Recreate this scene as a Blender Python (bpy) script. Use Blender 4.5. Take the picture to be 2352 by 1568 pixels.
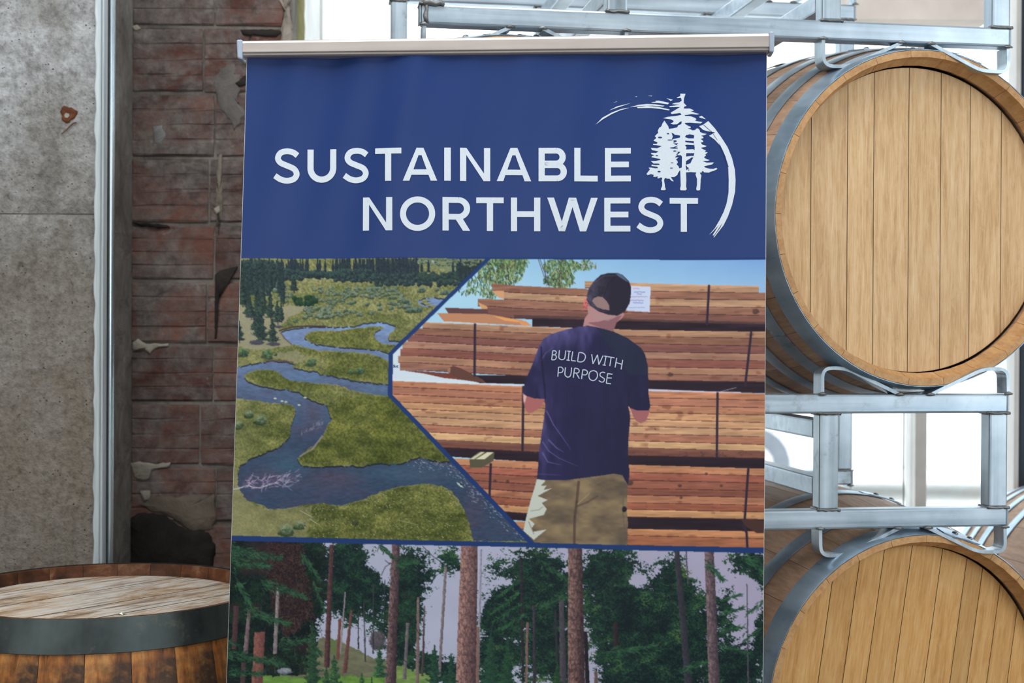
import bpy, bmesh, math, random
import numpy as np
from mathutils import Matrix, Vector
random.seed(4)
for o in list(bpy.data.objects): bpy.data.objects.remove(o)
SC = bpy.context.scene
COL = SC.collection
R = math.radians
# ================================================================ camera
F = 3267.0
CAM = Vector((0, 0, 1.39))
CROT = Matrix.Rotation(R(90 - .25), 4, 'X') @ Matrix.Rotation(R(.3), 4, 'Z')
cd = bpy.data.cameras.new('camera'); cam = bpy.data.objects.new('camera', cd); COL.objects.link(cam)
cd.sensor_width = 36; cd.lens = F * 36 / 2352; cd.clip_start = .05; cd.clip_end = 300
cam.matrix_world = Matrix.Translation(CAM) @ CROT
cd.dof.use_dof = True; cd.dof.focus_distance = 2.38; cd.dof.aperture_fstop = 5.0
SC.camera = cam
# ================================================================ light
SC.view_settings.view_transform = 'Standard'; SC.view_settings.look = 'None'
SC.view_settings.exposure = 0; SC.view_settings.gamma = 1; SC.view_settings.use_curve_mapping = False
w = bpy.data.worlds.new('sky'); SC.world = w; w.use_nodes = True
bg = w.node_tree.nodes['Background']; bg.inputs[0].default_value = (.86, .94, 1.0, 1); bg.inputs[1].default_value = 3.4
def area(name, loc, target, sx, sy, power, col):
    l = bpy.data.lights.new(name, 'AREA'); l.shape = 'RECTANGLE'; l.size = sx; l.size_y = sy; l.energy = power; l.color = col
    o = bpy.data.objects.new(name, l); COL.objects.link(o); o.location = loc
    o.rotation_euler = (Vector(target) - Vector(loc)).to_track_quat('-Z', 'Y').to_euler()
    return o
area('window_light_side', (3.7, .3, 1.9), (0, 2.6, 1.3), 2.6, 1.9, 105, (.84, .93, 1.0))
area('window_light_rear', (-.6, -3.5, 2.2), (.2, 2.6, 1.2), 3.4, 1.8, 80, (.86, .94, 1.0))
area('ceiling_fill', (-.5, 1.5, 3.25), (-.5, 2.0, 0), 2.6, 1.4, 62, (.92, .96, 1.0))  # unseen fill lamp, added overhead to brighten the upward surfaces

# ================================================================ pixel geometry helpers
C3 = np.array(CROT.to_3x3())
def rays(px, py):
    px = np.asarray(px, float); py = np.asarray(py, float)
    d = np.stack([(px - 1176) / F, -(py - 784) / F, -np.ones_like(px)], -1)
    return d @ C3.T
CA = np.array(CAM)
def atY(px, py, Y):
    d = rays(px, py); return CA + d * (Y / d[..., 1:2])
def onplane(px, py, p0, n):
    d = rays(px, py); t = ((np.asarray(p0) - CA) @ n) / (d @ n)
    return CA + d * t[..., None]

# ================================================================ object helpers
def tag(o, label=None, cat=None, group=None, kind=None):
    if label: o['label'] = label
    if cat: o['category'] = cat
    if group: o['group'] = group
    if kind: o['kind'] = kind
    return o
def thing(name, M, label, cat, group=None, kind=None):
    o = bpy.data.objects.new(name, None); COL.objects.link(o); o.matrix_world = M; o.empty_display_size = .1
    return tag(o, label, cat, group, kind)
def mesh(name, V, Fc, mat, smooth=False):
    me = bpy.data.meshes.new(name); me.from_pydata([tuple(map(float, v)) for v in V], [], [tuple(f) for f in Fc]); me.materials.append(mat)
    if smooth: me.polygons.foreach_set('use_smooth', [True] * len(me.polygons))
    me.update(); return me
def obj(name, me, parent=None, M=None, bevel=0, sharp=None):
    o = bpy.data.objects.new(name, me); COL.objects.link(o)
    if parent: o.parent = parent
    if M is not None: o.matrix_local = M
    if bevel:
        b = o.modifiers.new('bevel', 'BEVEL'); b.width = bevel; b.segments = 2; b.limit_method = 'ANGLE'; b.angle_limit = R(40)
    if sharp: me.set_sharp_from_angle(angle=R(sharp))
    return o
BF = [(0, 3, 2, 1), (4, 5, 6, 7), (0, 1, 5, 4), (1, 2, 6, 5), (2, 3, 7, 6), (3, 0, 4, 7)]
def box(x0, x1, y0, y1, z0, z1):
    return [(x0, y0, z0), (x1, y0, z0), (x1, y1, z0), (x0, y1, z0), (x0, y0, z1), (x1, y0, z1), (x1, y1, z1), (x0, y1, z1)], [tuple(f) for f in BF]
def boxo(name, b, mat, parent=None, bevel=0, M=None):
    V, Fc = box(*b); return obj(name, mesh(name, V, Fc, mat), parent, M, bevel)
def join(*parts):
    V = []; Fc = []
    for v, f in parts:
        n = len(V); V += list(v); Fc += [tuple(i + n for i in q) for q in f]
    return V, Fc
def tube(p, r, n=12, cap=True):
    p = [Vector(q) for q in p]; V = []; Fc = []
    for i, q in enumerate(p):
        t = (p[min(i + 1, len(p) - 1)] - p[max(i - 1, 0)]).normalized()
        a = t.orthogonal().normalized() if i == 0 else (a - t * a.dot(t)).normalized()
        b = t.cross(a)
        rr = r[i] if isinstance(r, (list, tuple)) else r
        V += [q + a * rr * math.cos(k * 2 * math.pi / n) + b * rr * math.sin(k * 2 * math.pi / n) for k in range(n)]
    for i in range(len(p) - 1):
        for k in range(n): Fc.append((i * n + k, i * n + (k + 1) % n, (i + 1) * n + (k + 1) % n, (i + 1) * n + k))
    if cap: Fc += [tuple(range(n))[::-1], tuple((len(p) - 1) * n + k for k in range(n))]
    return V, Fc

# ================================================================ materials
def lin(c):
    c = np.asarray(c, float) / 255.0
    return np.where(c <= .04045, c / 12.92, ((c + .055) / 1.055) ** 2.4)
def L4(c): return tuple(lin(c)) + (1,)
class NT:
    def __init__(s, name):
        s.m = bpy.data.materials.new(name); s.m.use_nodes = True; s.t = s.m.node_tree; s.b = s.t.nodes['Principled BSDF']
    def n(s, ty, **kw):
        q = s.t.nodes.new('ShaderNode' + ty)
        for k, v in kw.items():
            if k == 'ins':
                for a, b in v.items(): s.set(q, a, b)
            else: setattr(q, k, v)
        return q
    def set(s, q, a, b):
        if isinstance(b, bpy.types.NodeSocket): s.t.links.new(b, q.inputs[a])
        else: q.inputs[a].default_value = b
    def coord(s, scale=(1, 1, 1), loc=(0, 0, 0), rand=False, rot=(0, 0, 0)):
        tc = s.n('TexCoord').outputs['Object']
        if rand:
            r = s.n('ObjectInfo').outputs['Random']
            cb = s.n('CombineXYZ', ins={0: s.mul(r, 13.7), 1: s.mul(r, 5.3), 2: s.mul(r, 9.1)}).outputs[0]
            tc = s.n('VectorMath', operation='ADD', ins={0: tc, 1: cb}).outputs[0]
        return s.n('Mapping', ins={0: tc, 1: loc, 2: rot, 3: scale}).outputs[0]
    def mul(s, a, b): return s.n('Math', operation='MULTIPLY', ins={0: a, 1: b}).outputs[0]
    def add(s, a, b): return s.n('Math', operation='ADD', ins={0: a, 1: b}).outputs[0]
    def noise(s, v, sc, det=4, rough=.55, dist=0): return s.n('TexNoise', ins={'Vector': v, 'Scale': sc, 'Detail': det, 'Roughness': rough, 'Distortion': dist}).outputs[0]
    def ramp(s, f, stops):
        r = s.n('ValToRGB', ins={0: f}); e = r.color_ramp.elements
        while len(e) < len(stops): e.new(.5)
        for q, (p, c) in zip(e, stops): q.position = p; q.color = c if len(c) == 4 else L4(c)
        return r.outputs[0]
    def mix(s, f, a, b, mode='MIX'):
        q = s.n('Mix', data_type='RGBA', blend_type=mode); s.set(q, 0, f)
        for i, c in ((6, a), (7, b)):
            if not isinstance(c, bpy.types.NodeSocket): c = L4(c) if len(c) == 3 else c
            s.set(q, i, c)
        return q.outputs[2]
    def val(s, f, lo, hi, a=0., b=1.): return s.n('MapRange', ins={0: f, 1: lo, 2: hi, 3: a, 4: b}).outputs[0]
    def bump(s, h, dist, k=1.): s.set(s.b, 'Normal', s.n('Bump', ins={'Height': h, 'Distance': dist, 'Strength': k}).outputs[0])
    def out(s, col=None, rough=None, metal=None, spec=None):
        if col is not None: s.set(s.b, 'Base Color', col if isinstance(col, bpy.types.NodeSocket) else L4(col))
        if rough is not None: s.set(s.b, 'Roughness', rough)
        if metal is not None: s.set(s.b, 'Metallic', metal)
        if spec is not None: s.set(s.b, 'Specular IOR Level', spec)
        return s.m

def m_oak(name, c0, c1, c2, vary=.25, sx=26, sy=2.2, ax=1, rough=.6):
    t = NT(name)
    sc = [sx, sx, sx]; sc[ax] = sy
    v = t.coord(tuple(sc), rand=True)
    a = t.noise(v, 1.6, 5, .6, .4); sc2 = [q * 5 for q in sc]; sc2[ax] = sc[ax] * 6
    b = t.noise(t.coord(tuple(sc2), rand=True), 1.3, 3, .6, .2)
    fl = t.noise(t.coord((55, 22, 55) if ax == 1 else (55, 55, 22), rand=True), 1.0, 3, .7, .8)
    c = t.ramp(t.add(t.mul(a, .6), t.mul(b, .4)), [(.3, c0), (.5, c1), (.7, c2)])
    c = t.mix(t.val(fl, .48, .72, 0, .35), c, c2)
    hv = t.n('ObjectInfo').outputs['Random']
    c = t.mix(1, c, t.ramp(hv, [(0, (1 - vary, 1 - vary, 1 - vary, 1)), (.5, (1 - vary * .45, 1 - vary * .5, 1 - vary * .5, 1)), (1, (1, 1, 1, 1))]), 'MULTIPLY')
    t.bump(b, .0006, .5)
    return t.out(c, rough, 0, .35)
OAK = m_oak('oak_head', (172, 132, 88), (208, 168, 120), (228, 196, 154), .10, sx=60, sy=3.2)
OAK2 = m_oak('oak_head_amber', (172, 120, 62), (206, 154, 90), (222, 180, 122), .20, sx=60, sy=3.2)
STAVE = m_oak('oak_stave', (136, 104, 82), (172, 136, 108), (198, 164, 136), .22, ax=2)
CHIME = m_oak('oak_stave_end', (158, 112, 70), (188, 142, 94), (206, 164, 114), .07, ax=2)
def m_steel(name, lo, hi, metal, r0, r1, ax=0, streak=40, dirt=None):
    t = NT(name); sc = [streak] * 3; sc[ax] = 1.2
    a = t.noise(t.coord(tuple(sc), rand=True), 1.2, 4, .6); b = t.noise(t.coord((9, 9, 9), rand=True), 1.0, 4, .6)
    c = t.ramp(t.add(t.mul(a, .55), t.mul(b, .45)), [(.34, lo), (.66, hi)])
    if dirt:
        d = t.noise(t.coord((16, 16, 16), rand=True), 1, 5, .7); c = t.mix(t.val(d, .58, .74, 0, .7), c, dirt)
    t.bump(a, .0003, .3)
    return t.out(c, t.val(a, .3, .7, r0, r1), metal, .5)
RAILX = m_steel('galvanized_steel_rail', (142, 158, 170), (200, 212, 222), .65, .3, .45, 0, dirt=(120, 124, 124))
POSTZ = m_steel('galvanized_steel_post', (132, 146, 156), (194, 206, 214), .65, .3, .45, 2, dirt=(96, 98, 98))
WELD = m_steel('weld_bead', (84, 82, 80), (150, 150, 150), .7, .35, .6, 0, 60)
HOOP = m_steel('galvanized_hoop', (126, 148, 166), (184, 202, 216), .7, .24, .42, 2, 14)
HOOPD = m_steel('weathered_iron_hoop', (12, 14, 16), (84, 94, 92), .45, .42, .7, 2, 8, dirt=(110, 106, 92))
RIVET = m_steel('rivet_steel', (110, 112, 112), (150, 152, 152), .8, .3, .5)
# ================================================================ room shell
def m_plain(name, c, rough=.8, metal=0, spec=.3, nscale=8, var=.12):
    t = NT(name); n = t.noise(t.coord(), nscale, 4); a = lin(c)
    col = t.ramp(n, [(.3, tuple(a * (1 - var)) + (1,)), (.7, tuple(np.minimum(a * (1 + var), 1)) + (1,))])
    return t.out(col, rough, metal, spec)
def m_concrete():
    t = NT('formed_concrete')
    a = t.noise(t.coord(), 2.2, 6, .6, .3); b = t.noise(t.coord((1, 1, 1)), 26, 6, .7); c = t.noise(t.coord((1, 1, .5), rot=(0, R(40), 0)), 9, 5, .65, .6)
    col = t.ramp(a, [(.36, (108, 102, 94)), (.5, (150, 148, 144)), (.62, (184, 185, 186))])
    col = t.mix(t.val(b, .36, .58, .0, 1), t.mix(.5, col, (84, 78, 70)), col)
    col = t.mix(t.val(c, .48, .66, 0, .55), col, (176, 176, 174))
    # dirty brown bloom spreading over the lower part of the pillar (dirt on the concrete itself)
    z = t.n('SeparateXYZ', ins={0: t.n('TexCoord').outputs['Object']}).outputs[2]
    st = t.val(t.add(z, t.mul(a, .8)), 2.25, 1.55, 0, .75)
    col = t.mix(st, col, (126, 114, 100), 'MIX')
    col = t.mix(t.val(t.noise(t.coord((1, 1, 1)), 12, 6, .75, 1.2), .60, .72, 0, .8), col, (62, 56, 50))
    pit = t.n('TexVoronoi', ins={'Vector': t.coord(), 'Scale': 95.0}).outputs[0]
    pm = t.mul(t.val(pit, .2, .05, 0, 1), t.val(b, .5, .62, 0, 1))
    col = t.mix(pm, col, (58, 54, 50))
    fg = t.noise(t.coord(), 70, 5, .75); col = t.mix(1, col, t.ramp(fg, [(.34, (.62, .6, .58, 1)), (.5, (.95, .95, .95, 1)), (.66, (1.14, 1.14, 1.14, 1))]), 'MULTIPLY')
    h = t.add(t.add(t.mul(a, .5), t.mul(b, .55)), t.add(t.mul(c, .5), t.mul(pm, -.35)))
    t.bump(h, .02, .8)
    return t.out(col, .85, 0, .25)
CONC = m_concrete()
def m_tile():
    t = NT('red_clay_tile')
    a = t.noise(t.coord((2.5, 6, 9), rand=True), 1.4, 5, .6, .4); b = t.noise(t.coord(), 6.5, 6, .68, .7); c = t.noise(t.coord((1, 1, 1)), 34, 4, .7)
    col = t.ramp(a, [(.3, (76, 50, 42)), (.5, (108, 70, 58)), (.7, (136, 96, 80))])
    hv = t.n('ObjectInfo').outputs['Random']; col = t.mix(1, col, t.ramp(hv, [(0, (.62, .6, .66, 1)), (1, (1.05, 1, 1, 1))]), 'MULTIPLY')
    col = t.mix(t.val(b, .36, .56, 0, .92), col, t.ramp(c, [(.3, (70, 64, 62)), (.7, (122, 114, 108))]))
    col = t.mix(t.val(t.noise(t.coord((1, 1, 1), loc=(7, 3, 1)), 11, 6, .72, 1), .60, .70, 0, .75), col, (136, 130, 124))
    col = t.mix(t.val(t.noise(t.coord((1, 1, 2.5), loc=(1, 8, 5)), 5, 5, .7, .5), .54, .68, 0, .85), col, (46, 38, 36))
    t.bump(t.add(t.mul(b, .6), t.mul(c, .4)), .010, .7)
    return t.out(col, .85, 0, .2)
TILE = m_tile()
def m_mortar(name, lo, hi):
    t = NT(name); a = t.noise(t.coord(), 14, 6, .68, .4); b = t.noise(t.coord(), 3, 4, .6)
    col = t.ramp(t.add(t.mul(a, .6), t.mul(b, .4)), [(.38, lo), (.64, hi)])
    t.bump(a, .012, .8); return t.out(col, .9, 0, .2)
MORT = m_mortar('old_mortar', (82, 76, 70), (126, 118, 110))
LUMP = m_mortar('pale_mortar', (128, 122, 110), (168, 162, 148))
DARK_SHADE = m_mortar('dark_surface_hole_shade', (30, 27, 25), (50, 45, 41))  # dark broken surface, and the shade of holes put into colour
TANP = m_mortar('tan_plaster', (86, 76, 66), (114, 102, 90))
WALLP = m_plain('room_plaster', (196, 190, 180)); FLOORM = m_plain('floor_concrete', (120, 116, 110), .55)
CEILM = m_plain('ceiling_paint', (190, 186, 180)); WHITE = m_plain('white_frame_paint', (226, 226, 224), .5)
YW = 3.95; YB = 3.27; YC = 3.0
def setting(name, b, mat): return tag(boxo(name, b, mat), kind='structure')
setting('floor', (-3.2, 4.2, -4.2, YW + .2, -.12, 0), FLOORM)
setting('ceiling', (-3.2, 4.2, -4.2, YW + .2, 3.4, 3.5), CEILM)
setting('wall_left', (-3.3, -3.0, -4.2, YW + .2, 0, 3.4), WALLP)
setting('wall_right', (4.0, 4.3, -4.2, YW + .2, 0, 3.4), WALLP)
setting('wall_rear', (-3.2, 4.2, -4.3, -4.0, 0, 3.4), WALLP)
def X(px, Y): return float(atY(px, 775, Y)[0])
def Zp(py, Y, px=1176): return float(atY(px, py, Y)[2])

# concrete pillar in front of the brick, with a hairline form joint
pil = thing('wall_pillar', Matrix.Translation((0, 0, 0)), None, None, kind='structure')
xr = X(224, YC)
zj = Zp(491, YC, 110)
def slab(z0, z1, nm):
    nx, nz = 60, max(2, int((z1 - z0) / .02)); V = []; Fc = []
    rs = np.random.RandomState(int(z0 * 10) + 3)
    for j in range(nz + 1):
        for i in range(nx + 1):
            x = -3.0 + (xr + 3.0) * (i / nx) ** .4; z = z0 + (z1 - z0) * j / nz
            e = .004 if j in (0, nz) else 0
            V.append((x, YC + e + .0035 * math.sin(x * 9 + 1) * math.sin(z * 7) + rs.uniform(-.0006, .0006), z))
    for j in range(nz):
        for i in range(nx): a = j * (nx + 1) + i; Fc.append((a, a + 1, a + nx + 2, a + nx + 1))
    o = obj(nm, mesh(nm, V, Fc, CONC, True), pil)
slab(0, zj - .0012, 'concrete_face'); slab(zj + .0012, 3.4, 'concrete_face')
boxo('concrete_core', (-3.0, xr, YC + .009, YB + .05, 0, 3.4), m_mortar('pillar_side_mortar', (104, 100, 96), (150, 146, 140)), pil)
# bolt hole with a rusty bolt and bent wire on the pillar
RUST = m_mortar('rust', (58, 34, 24), (128, 78, 52))
bx = atY(157, 262, YC)
bolt = thing('anchor_bolt', Matrix.Translation(Vector(bx)), 'rusty bolt end sunk in the concrete pillar above the cask table', 'bolt')
V, Fc = [], []
N = 22
for rr, yy in ((.0175, -.0005), (.0150, -.0055), (.009, -.0048), (.0, -.0035)):
    for k in range(N):
        an = k * 2 * math.pi / N; q = rr * (1 + .16 * math.sin(3 * an + 1) + .08 * math.sin(7 * an)); V.append((q * math.cos(an), yy, q * math.sin(an)))
for r_ in range(3):
    for k in range(N): Fc.append((r_ * N + k, r_ * N + (k + 1) % N, (r_ + 1) * N + (k + 1) % N, (r_ + 1) * N + k))
obj('rust_collar', mesh('rust_collar', V, Fc, RUST, True), bolt)
V, Fc = tube([(-.001, .006, -.003), (-.001, -.0075, -.004)], .0055, 6); obj('bolt_head', mesh('bolt_head', V, Fc, LUMP), bolt)
p = [atY(x, y, YC - .004) - bx for x, y in ((175, 281), (168, 283), (160, 290), (152, 298), (141, 308))]
V, Fc = tube([tuple(q) for q in p], [.0016, .0014, .0012, .0011, .0009], 6)
obj('bent_wire', mesh('bent_wire', V, Fc, RUST, True), bolt)

# white painted corner trim and the steel conduit beside it
tr = thing('trim_1', Matrix.Identity(4), None, None, kind='structure')
def m_trim():
    t = NT('chipped_white_paint'); v = t.coord((30, 30, 1.4)); a = t.noise(v, 1.5, 5, .65, .3)
    col = t.ramp(a, [(.35, (164, 174, 178)), (.6, (206, 214, 216))]); d = t.noise(t.coord((9, 9, 3)), 2.4, 5, .7)
    col = t.mix(t.val(d, .66, .70, 0, 1), col, (70, 56, 44)); t.bump(a, .002, .5); return t.out(col, .55, 0, .4)
TRIMM = m_trim()
for (pa, pb, dep) in ((220, 233, .012), (233, 238.5, .006)):
    V = []; Fc = []; n = 150
    for i in range(n + 1):
        z = 3.4 * i / n; j = .0012 * math.sin(i * 1.7) + random.uniform(-.0011, .0011)
        x0, x1 = X(pa, YC) + (j if pa == 220 else 0), X(pb, YC) + (random.uniform(-.0012, .0016) if pb > 240 else 0)
        V += [(x0, YC + .02, z), (x0, YC - dep, z), (x0 + .002, YC - dep - .002, z), (x1 - .002, YC - dep - .002, z), (x1, YC - dep, z), (x1, YC + .02, z)]
    for i in range(n):
        for k in range(5): Fc.append((i * 6 + k, i * 6 + k + 1, i * 6 + 7 + k, i * 6 + 6 + k))
    obj('trim_board', mesh('trim_board', V, Fc, TRIMM), tr)
CONDM = m_steel('zinc_conduit', (170, 186, 194), (204, 216, 222), .9, .18, .3, 2, 30)
cx0 = X(254.5, YC + .03)
V, Fc = tube([(cx0, YC + .03, 0), (cx0, YC + .03, 3.4)], .0075, 20, False)
co = thing('steel_conduit', Matrix.Identity(4), 'shiny vertical steel conduit between concrete pillar and brick wall', 'pipe')
obj('pipe', mesh('pipe', V, Fc, CONDM, True), co)
for z in (.5, 2.75):
    V, Fc = tube([(cx0, YC + .03, z), (cx0, YC + .03, z + .03)], .0125, 20); obj('coupling', mesh('coupling', V, Fc, CONDM, True, ), co, sharp=40)

# red clay block wall, each block its own ribbed piece
wb = thing('wall_back', Matrix.Identity(4), None, None, kind='structure')
xe = X(660, YB)
boxo('mortar_bed', (X(200, YB), xe - .004, YB + .002, 3.34, 0, 3.4), MORT, wb)
rowpx = [-235, -88, 62, 214, 362, 514, 645, 790, 925, 1070, 1200, 1345, 1490, 1640]
rowz = [Zp(q, YB, 400) for q in rowpx]
d0 = rowz[-2] - rowz[-1]
while rowz[-1] - d0 > 0: rowz.append(rowz[-1] - d0)
while rowz[0] + d0 < 3.4: rowz.insert(0, rowz[0] + d0)
def ribbed(x0, x1, z0, z1, dep, seed, nib=4, name='clay_block'):
    rs = random.Random(seed); prof = []
    h = z1 - z0
    for k in range(nib):
        a = z0 + h * k / nib; b = z0 + h * (k + 1) / nib; g = h * .03
        prof += [(a + (0 if k == 0 else g * .5), dep + (.003 if k == 0 else .0012)), (a + g, dep), (b - g, dep + rs.uniform(-.0006, .001)), (b - (0 if k == nib - 1 else g * .5), dep + (.003 if k == nib - 1 else .0012))]
    n = 3; V = []; Fc = []
    for i in range(n + 1):
        x = x0 + (x1 - x0) * i / n
        for (z, y) in prof: V.append((x + (rs.uniform(-.002, .002) if i in (0, n) else 0), YB - .004 + y + rs.uniform(-.0012, .0012), z + rs.uniform(-.0012, .0012)))
    m = len(prof)
    for i in range(n):
        for k in range(m - 1): a = i * m + k; Fc.append((a, a + m, a + m + 1, a + 1))
    # thickness at the ends
    base = len(V)
    for i in (0, n):
        V.append((V[i * m][0], YB + .03, z0)); V.append((V[i * m][0], YB + .03, z1))
    Fc.append(tuple([base] + list(range(0, m)) + [base + 1])); Fc.append(tuple([base + 3] + list(range(n * m, n * m + m))[::-1] + [base + 2]))
    Fc.append((0, n * m, base + 2, base)[::-1]); Fc.append((m - 1, base + 1, base + 3, n * m + m - 1)[::-1])
    return obj(name, mesh(name, V, Fc, TILE), wb)
for i in range(len(rowz) - 1):
    z1, z0 = rowz[i], rowz[i + 1]; rs = random.Random(i)
    if i % 2: cuts = [301, 492 + rs.uniform(-4, 6), 655 + rs.uniform(-8, 5)]
    else: cuts = [301, 476 + rs.uniform(-20, 20), 560 + rs.uniform(-15, 15), 652 + rs.uniform(-8, 5)]
    for a, b in zip(cuts[:-1], cuts[1:]):
        ribbed(X(a, YB) + .003, X(b, YB) - .003, z0 + .0045, z1 - .0045, (.009 if a == 262 else rs.uniform(0, .0025)), i * 10 + int(a), 4)
def lump(name, pts, mat, th, Y=YB, parent=wb, jit=2.0, seed=1):
    rs = random.Random(seed); q = []
    for k in range(len(pts)):
        (ax_, ay_), (bx_, by_) = pts[k], pts[(k + 1) % len(pts)]
        n = max(1, int(math.hypot(bx_ - ax_, by_ - ay_) / 9))
        for j in range(n): q.append((ax_ + (bx_ - ax_) * j / n + rs.uniform(-jit, jit), ay_ + (by_ - ay_) * j / n + rs.uniform(-jit, jit)))
    c = (sum(p_[0] for p_ in q) / len(q), sum(p_[1] for p_ in q) / len(q)); V = []; Fc = []; m = len(q)
    for s_, y_ in ((1, Y + .012), (1, Y - th * .4), (.9, Y - th), (.55, Y - th * 1.25)):
        for p_ in q: V.append(tuple(atY(c[0] + (p_[0] - c[0]) * s_, c[1] + (p_[1] - c[1]) * s_, y_)))
    V.append(tuple(atY(c[0], c[1], Y - th * 1.2)))
    for r_ in range(3):
        for k in range(m): Fc.append((r_ * m + k, r_ * m + (k + 1) % m, (r_ + 1) * m + (k + 1) % m, (r_ + 1) * m + k))
    for k in range(m): Fc.append((3 * m + k, 3 * m + (k + 1) % m, 4 * m))
    return obj(name, mesh(name, V, Fc, mat, True), parent)
lump('mortar_lump', [(302, 785), (318, 778), (335, 790), (362, 789), (386, 788), (388, 796), (362, 799), (350, 804), (346, 814), (330, 804), (303, 806)], LUMP, .006, seed=2)
lump('mortar_lump', [(300, 1062), (330, 1060), (355, 1066), (392, 1060), (390, 1072), (348, 1078), (342, 1098), (324, 1106), (305, 1096)], LUMP, .006, seed=3)
lump('mortar_lump', [(322, 1128), (346, 1126), (343, 1148), (330, 1152)], LUMP, .006, seed=4)
lump('mortar_lump', [(350, 288), (372, 285), (380, 312), (372, 335), (352, 330)], m_mortar('grey_mortar', (92, 90, 88), (140, 138, 136)), .005, seed=5)
lump('mortar_lump', [(490, 478), (504, 472), (508, 486), (496, 492)], LUMP, .006, seed=6)
lump('mortar_lump', [(302, 62), (314, 58), (324, 66), (312, 71)], LUMP, .004, seed=7)
lump('plaster_patch', [(405, 1140), (495, 1136), (498, 1185), (490, 1216), (462, 1220), (440, 1218), (412, 1202), (386, 1182), (350, 1176), (320, 1160), (352, 1140)], TANP, .007, seed=8, jit=3)
lump('dark_patch_hole_shade', [(296, 1190), (318, 1178), (352, 1177), (384, 1186), (410, 1205), (436, 1219), (470, 1216), (488, 1232), (495, 1262), (492, 1310), (296, 1310)], DARK_SHADE, .0075, seed=9, jit=3)  # raised patch, not hollow: dark surface and recess shade in its colour
lump('dark_patch_hole_shade', [(302, 511), (330, 512), (350, 513), (385, 517), (390, 522), (362, 524), (325, 519)], DARK_SHADE, .0075, seed=10, jit=1.5)  # raised patch; the darkness of an open slot is its colour
lump('dark_patch_hole_shade', [(552, 68), (585, 67), (640, 68), (648, 76), (636, 86), (600, 82), (556, 80)], DARK_SHADE, .0075, seed=11, jit=1.5)  # slot shade painted as a patch over the blocks
lump('dark_patch_hole_shade', [(494, 630), (504, 622), (545, 610), (547, 613), (502, 632), (499, 700), (497, 780), (493, 782)], DARK_SHADE, .0075, seed=12, jit=.8)  # shade of the gap between blocks, drawn as a raised dark strip
lump('dark_patch_hole_shade', [(540, 190), (566, 172), (566, 196), (548, 200)], DARK_SHADE, .0075, seed=13, jit=1.5)  # raised dark patch coloured like a hole, no opening behind it
lump('plaster_patch', [(505, 150), (540, 140), (558, 190), (545, 240), (566, 260), (540, 300), (505, 250), (488, 190)], m_mortar('grey_plaster', (84, 80, 76), (118, 112, 106)), .0035, seed=14, jit=4)
lump('plaster_patch', [(500, 360), (508, 352), (512, 470), (500, 560), (494, 480)], m_mortar('tan_joint', (90, 82, 72), (124, 114, 102)), .0035, seed=15, jit=2)
# ragged plastered end of the wall and the strip of yellow foam against the window
lump('plaster_end', [(636, -60), (668, -60), (664, 10), (672, 60), (668, 110), (640, 110), (650, 60), (655, 20), (640, 0)], m_mortar('end_plaster', (110, 100, 90), (168, 158, 146)), .006, seed=16, jit=3)
FOAM = m_mortar('yellow_foam', (118, 112, 66), (146, 138, 88))
obj('wall_end', mesh('wall_end', *box(xe - .01, xe + .008, YB + .002, 3.345, 0, 3.4), MORT), wb)

V = []; Fc = []; n = 130
for i in range(n + 1):
    z = 3.4 * i / n
    for (x, y) in ((xe - .01, 3.34), (xe + .004, 3.345), (xe + .008 + random.uniform(-.002, .003), 3.40), (xe + .007 + random.uniform(-.002, .002), 3.46), (xe + .003, 3.50 + random.uniform(-.01, .01)), (xe - .02, 3.50)): V.append((x, y, z))
for i in range(n):
    for k in range(5): Fc.append((i * 6 + k, i * 6 + k + 1, i * 6 + 7 + k, i * 6 + 6 + k))
obj('foam_strip', mesh('foam_strip', V, Fc, FOAM, True), wb)

# ================================================================ window wall
GLASS = bpy.data.materials.new('window_glass'); GLASS.use_nodes = True
nt = GLASS.node_tree; nt.nodes.clear()
o_ = nt.nodes.new('ShaderNodeOutputMaterial'); a_ = nt.nodes.new('ShaderNodeBsdfTransparent'); b_ = nt.nodes.new('ShaderNodeBsdfGlossy'); x_ = nt.nodes.new('ShaderNodeMixShader')
nz_ = nt.nodes.new('ShaderNodeTexNoise'); nz_.inputs['Scale'].default_value = 1.5; rp_ = nt.nodes.new('ShaderNodeValToRGB')
rp_.color_ramp.elements[0].color = (.93, .96, .97, 1); rp_.color_ramp.elements[1].color = (.97, .985, .99, 1)
nt.links.new(nz_.outputs[0], rp_.inputs[0]); nt.links.new(rp_.outputs[0], a_.inputs[0])
b_.inputs['Roughness'].default_value = .02; x_.inputs[0].default_value = .06
nt.links.new(a_.outputs[0], x_.inputs[1]); nt.links.new(b_.outputs[0], x_.inputs[2]); nt.links.new(x_.outputs[0], o_.inputs[0])
ZS, ZT = .35, 2.95
setting('wall_window_sill', (xe, 4.0, YW - .08, YW + .2, 0, ZS), WALLP)
setting('wall_window_head', (xe, 4.0, YW - .08, YW + .2, ZT, 3.4), WALLP)
win_ = thing('window_1', Matrix.Identity(4), None, None, kind='structure')
DARKP = m_steel('dark_bronze_mullion', (84, 74, 70), (124, 112, 106), .3, .4, .55, 2)
GREYP = m_plain('grey_frame_paint', (204, 200, 196), .5)
SLATE = m_plain('slate_frame_paint', (42, 50, 62), .5)
def upright(nm, p0, p1, mat, y0=YW - .05, y1=YW + .05, z0=ZS, z1=ZT, yref=None):
    yy = yref or y0
    return boxo(nm, (X(p0, yy), X(p1, yy), y0, y1, z0, z1), mat, win_, .003)
boxo('frame_jamb', (xe - .10, xe + .0, 3.495, YW + .05, ZS - .3, 3.3), WHITE, win_, .003)
upright('mullion', 2104, 2131, GREYP)
upright('mullion', 2331, 2342, GREYP, YW - .07, YW)
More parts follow.
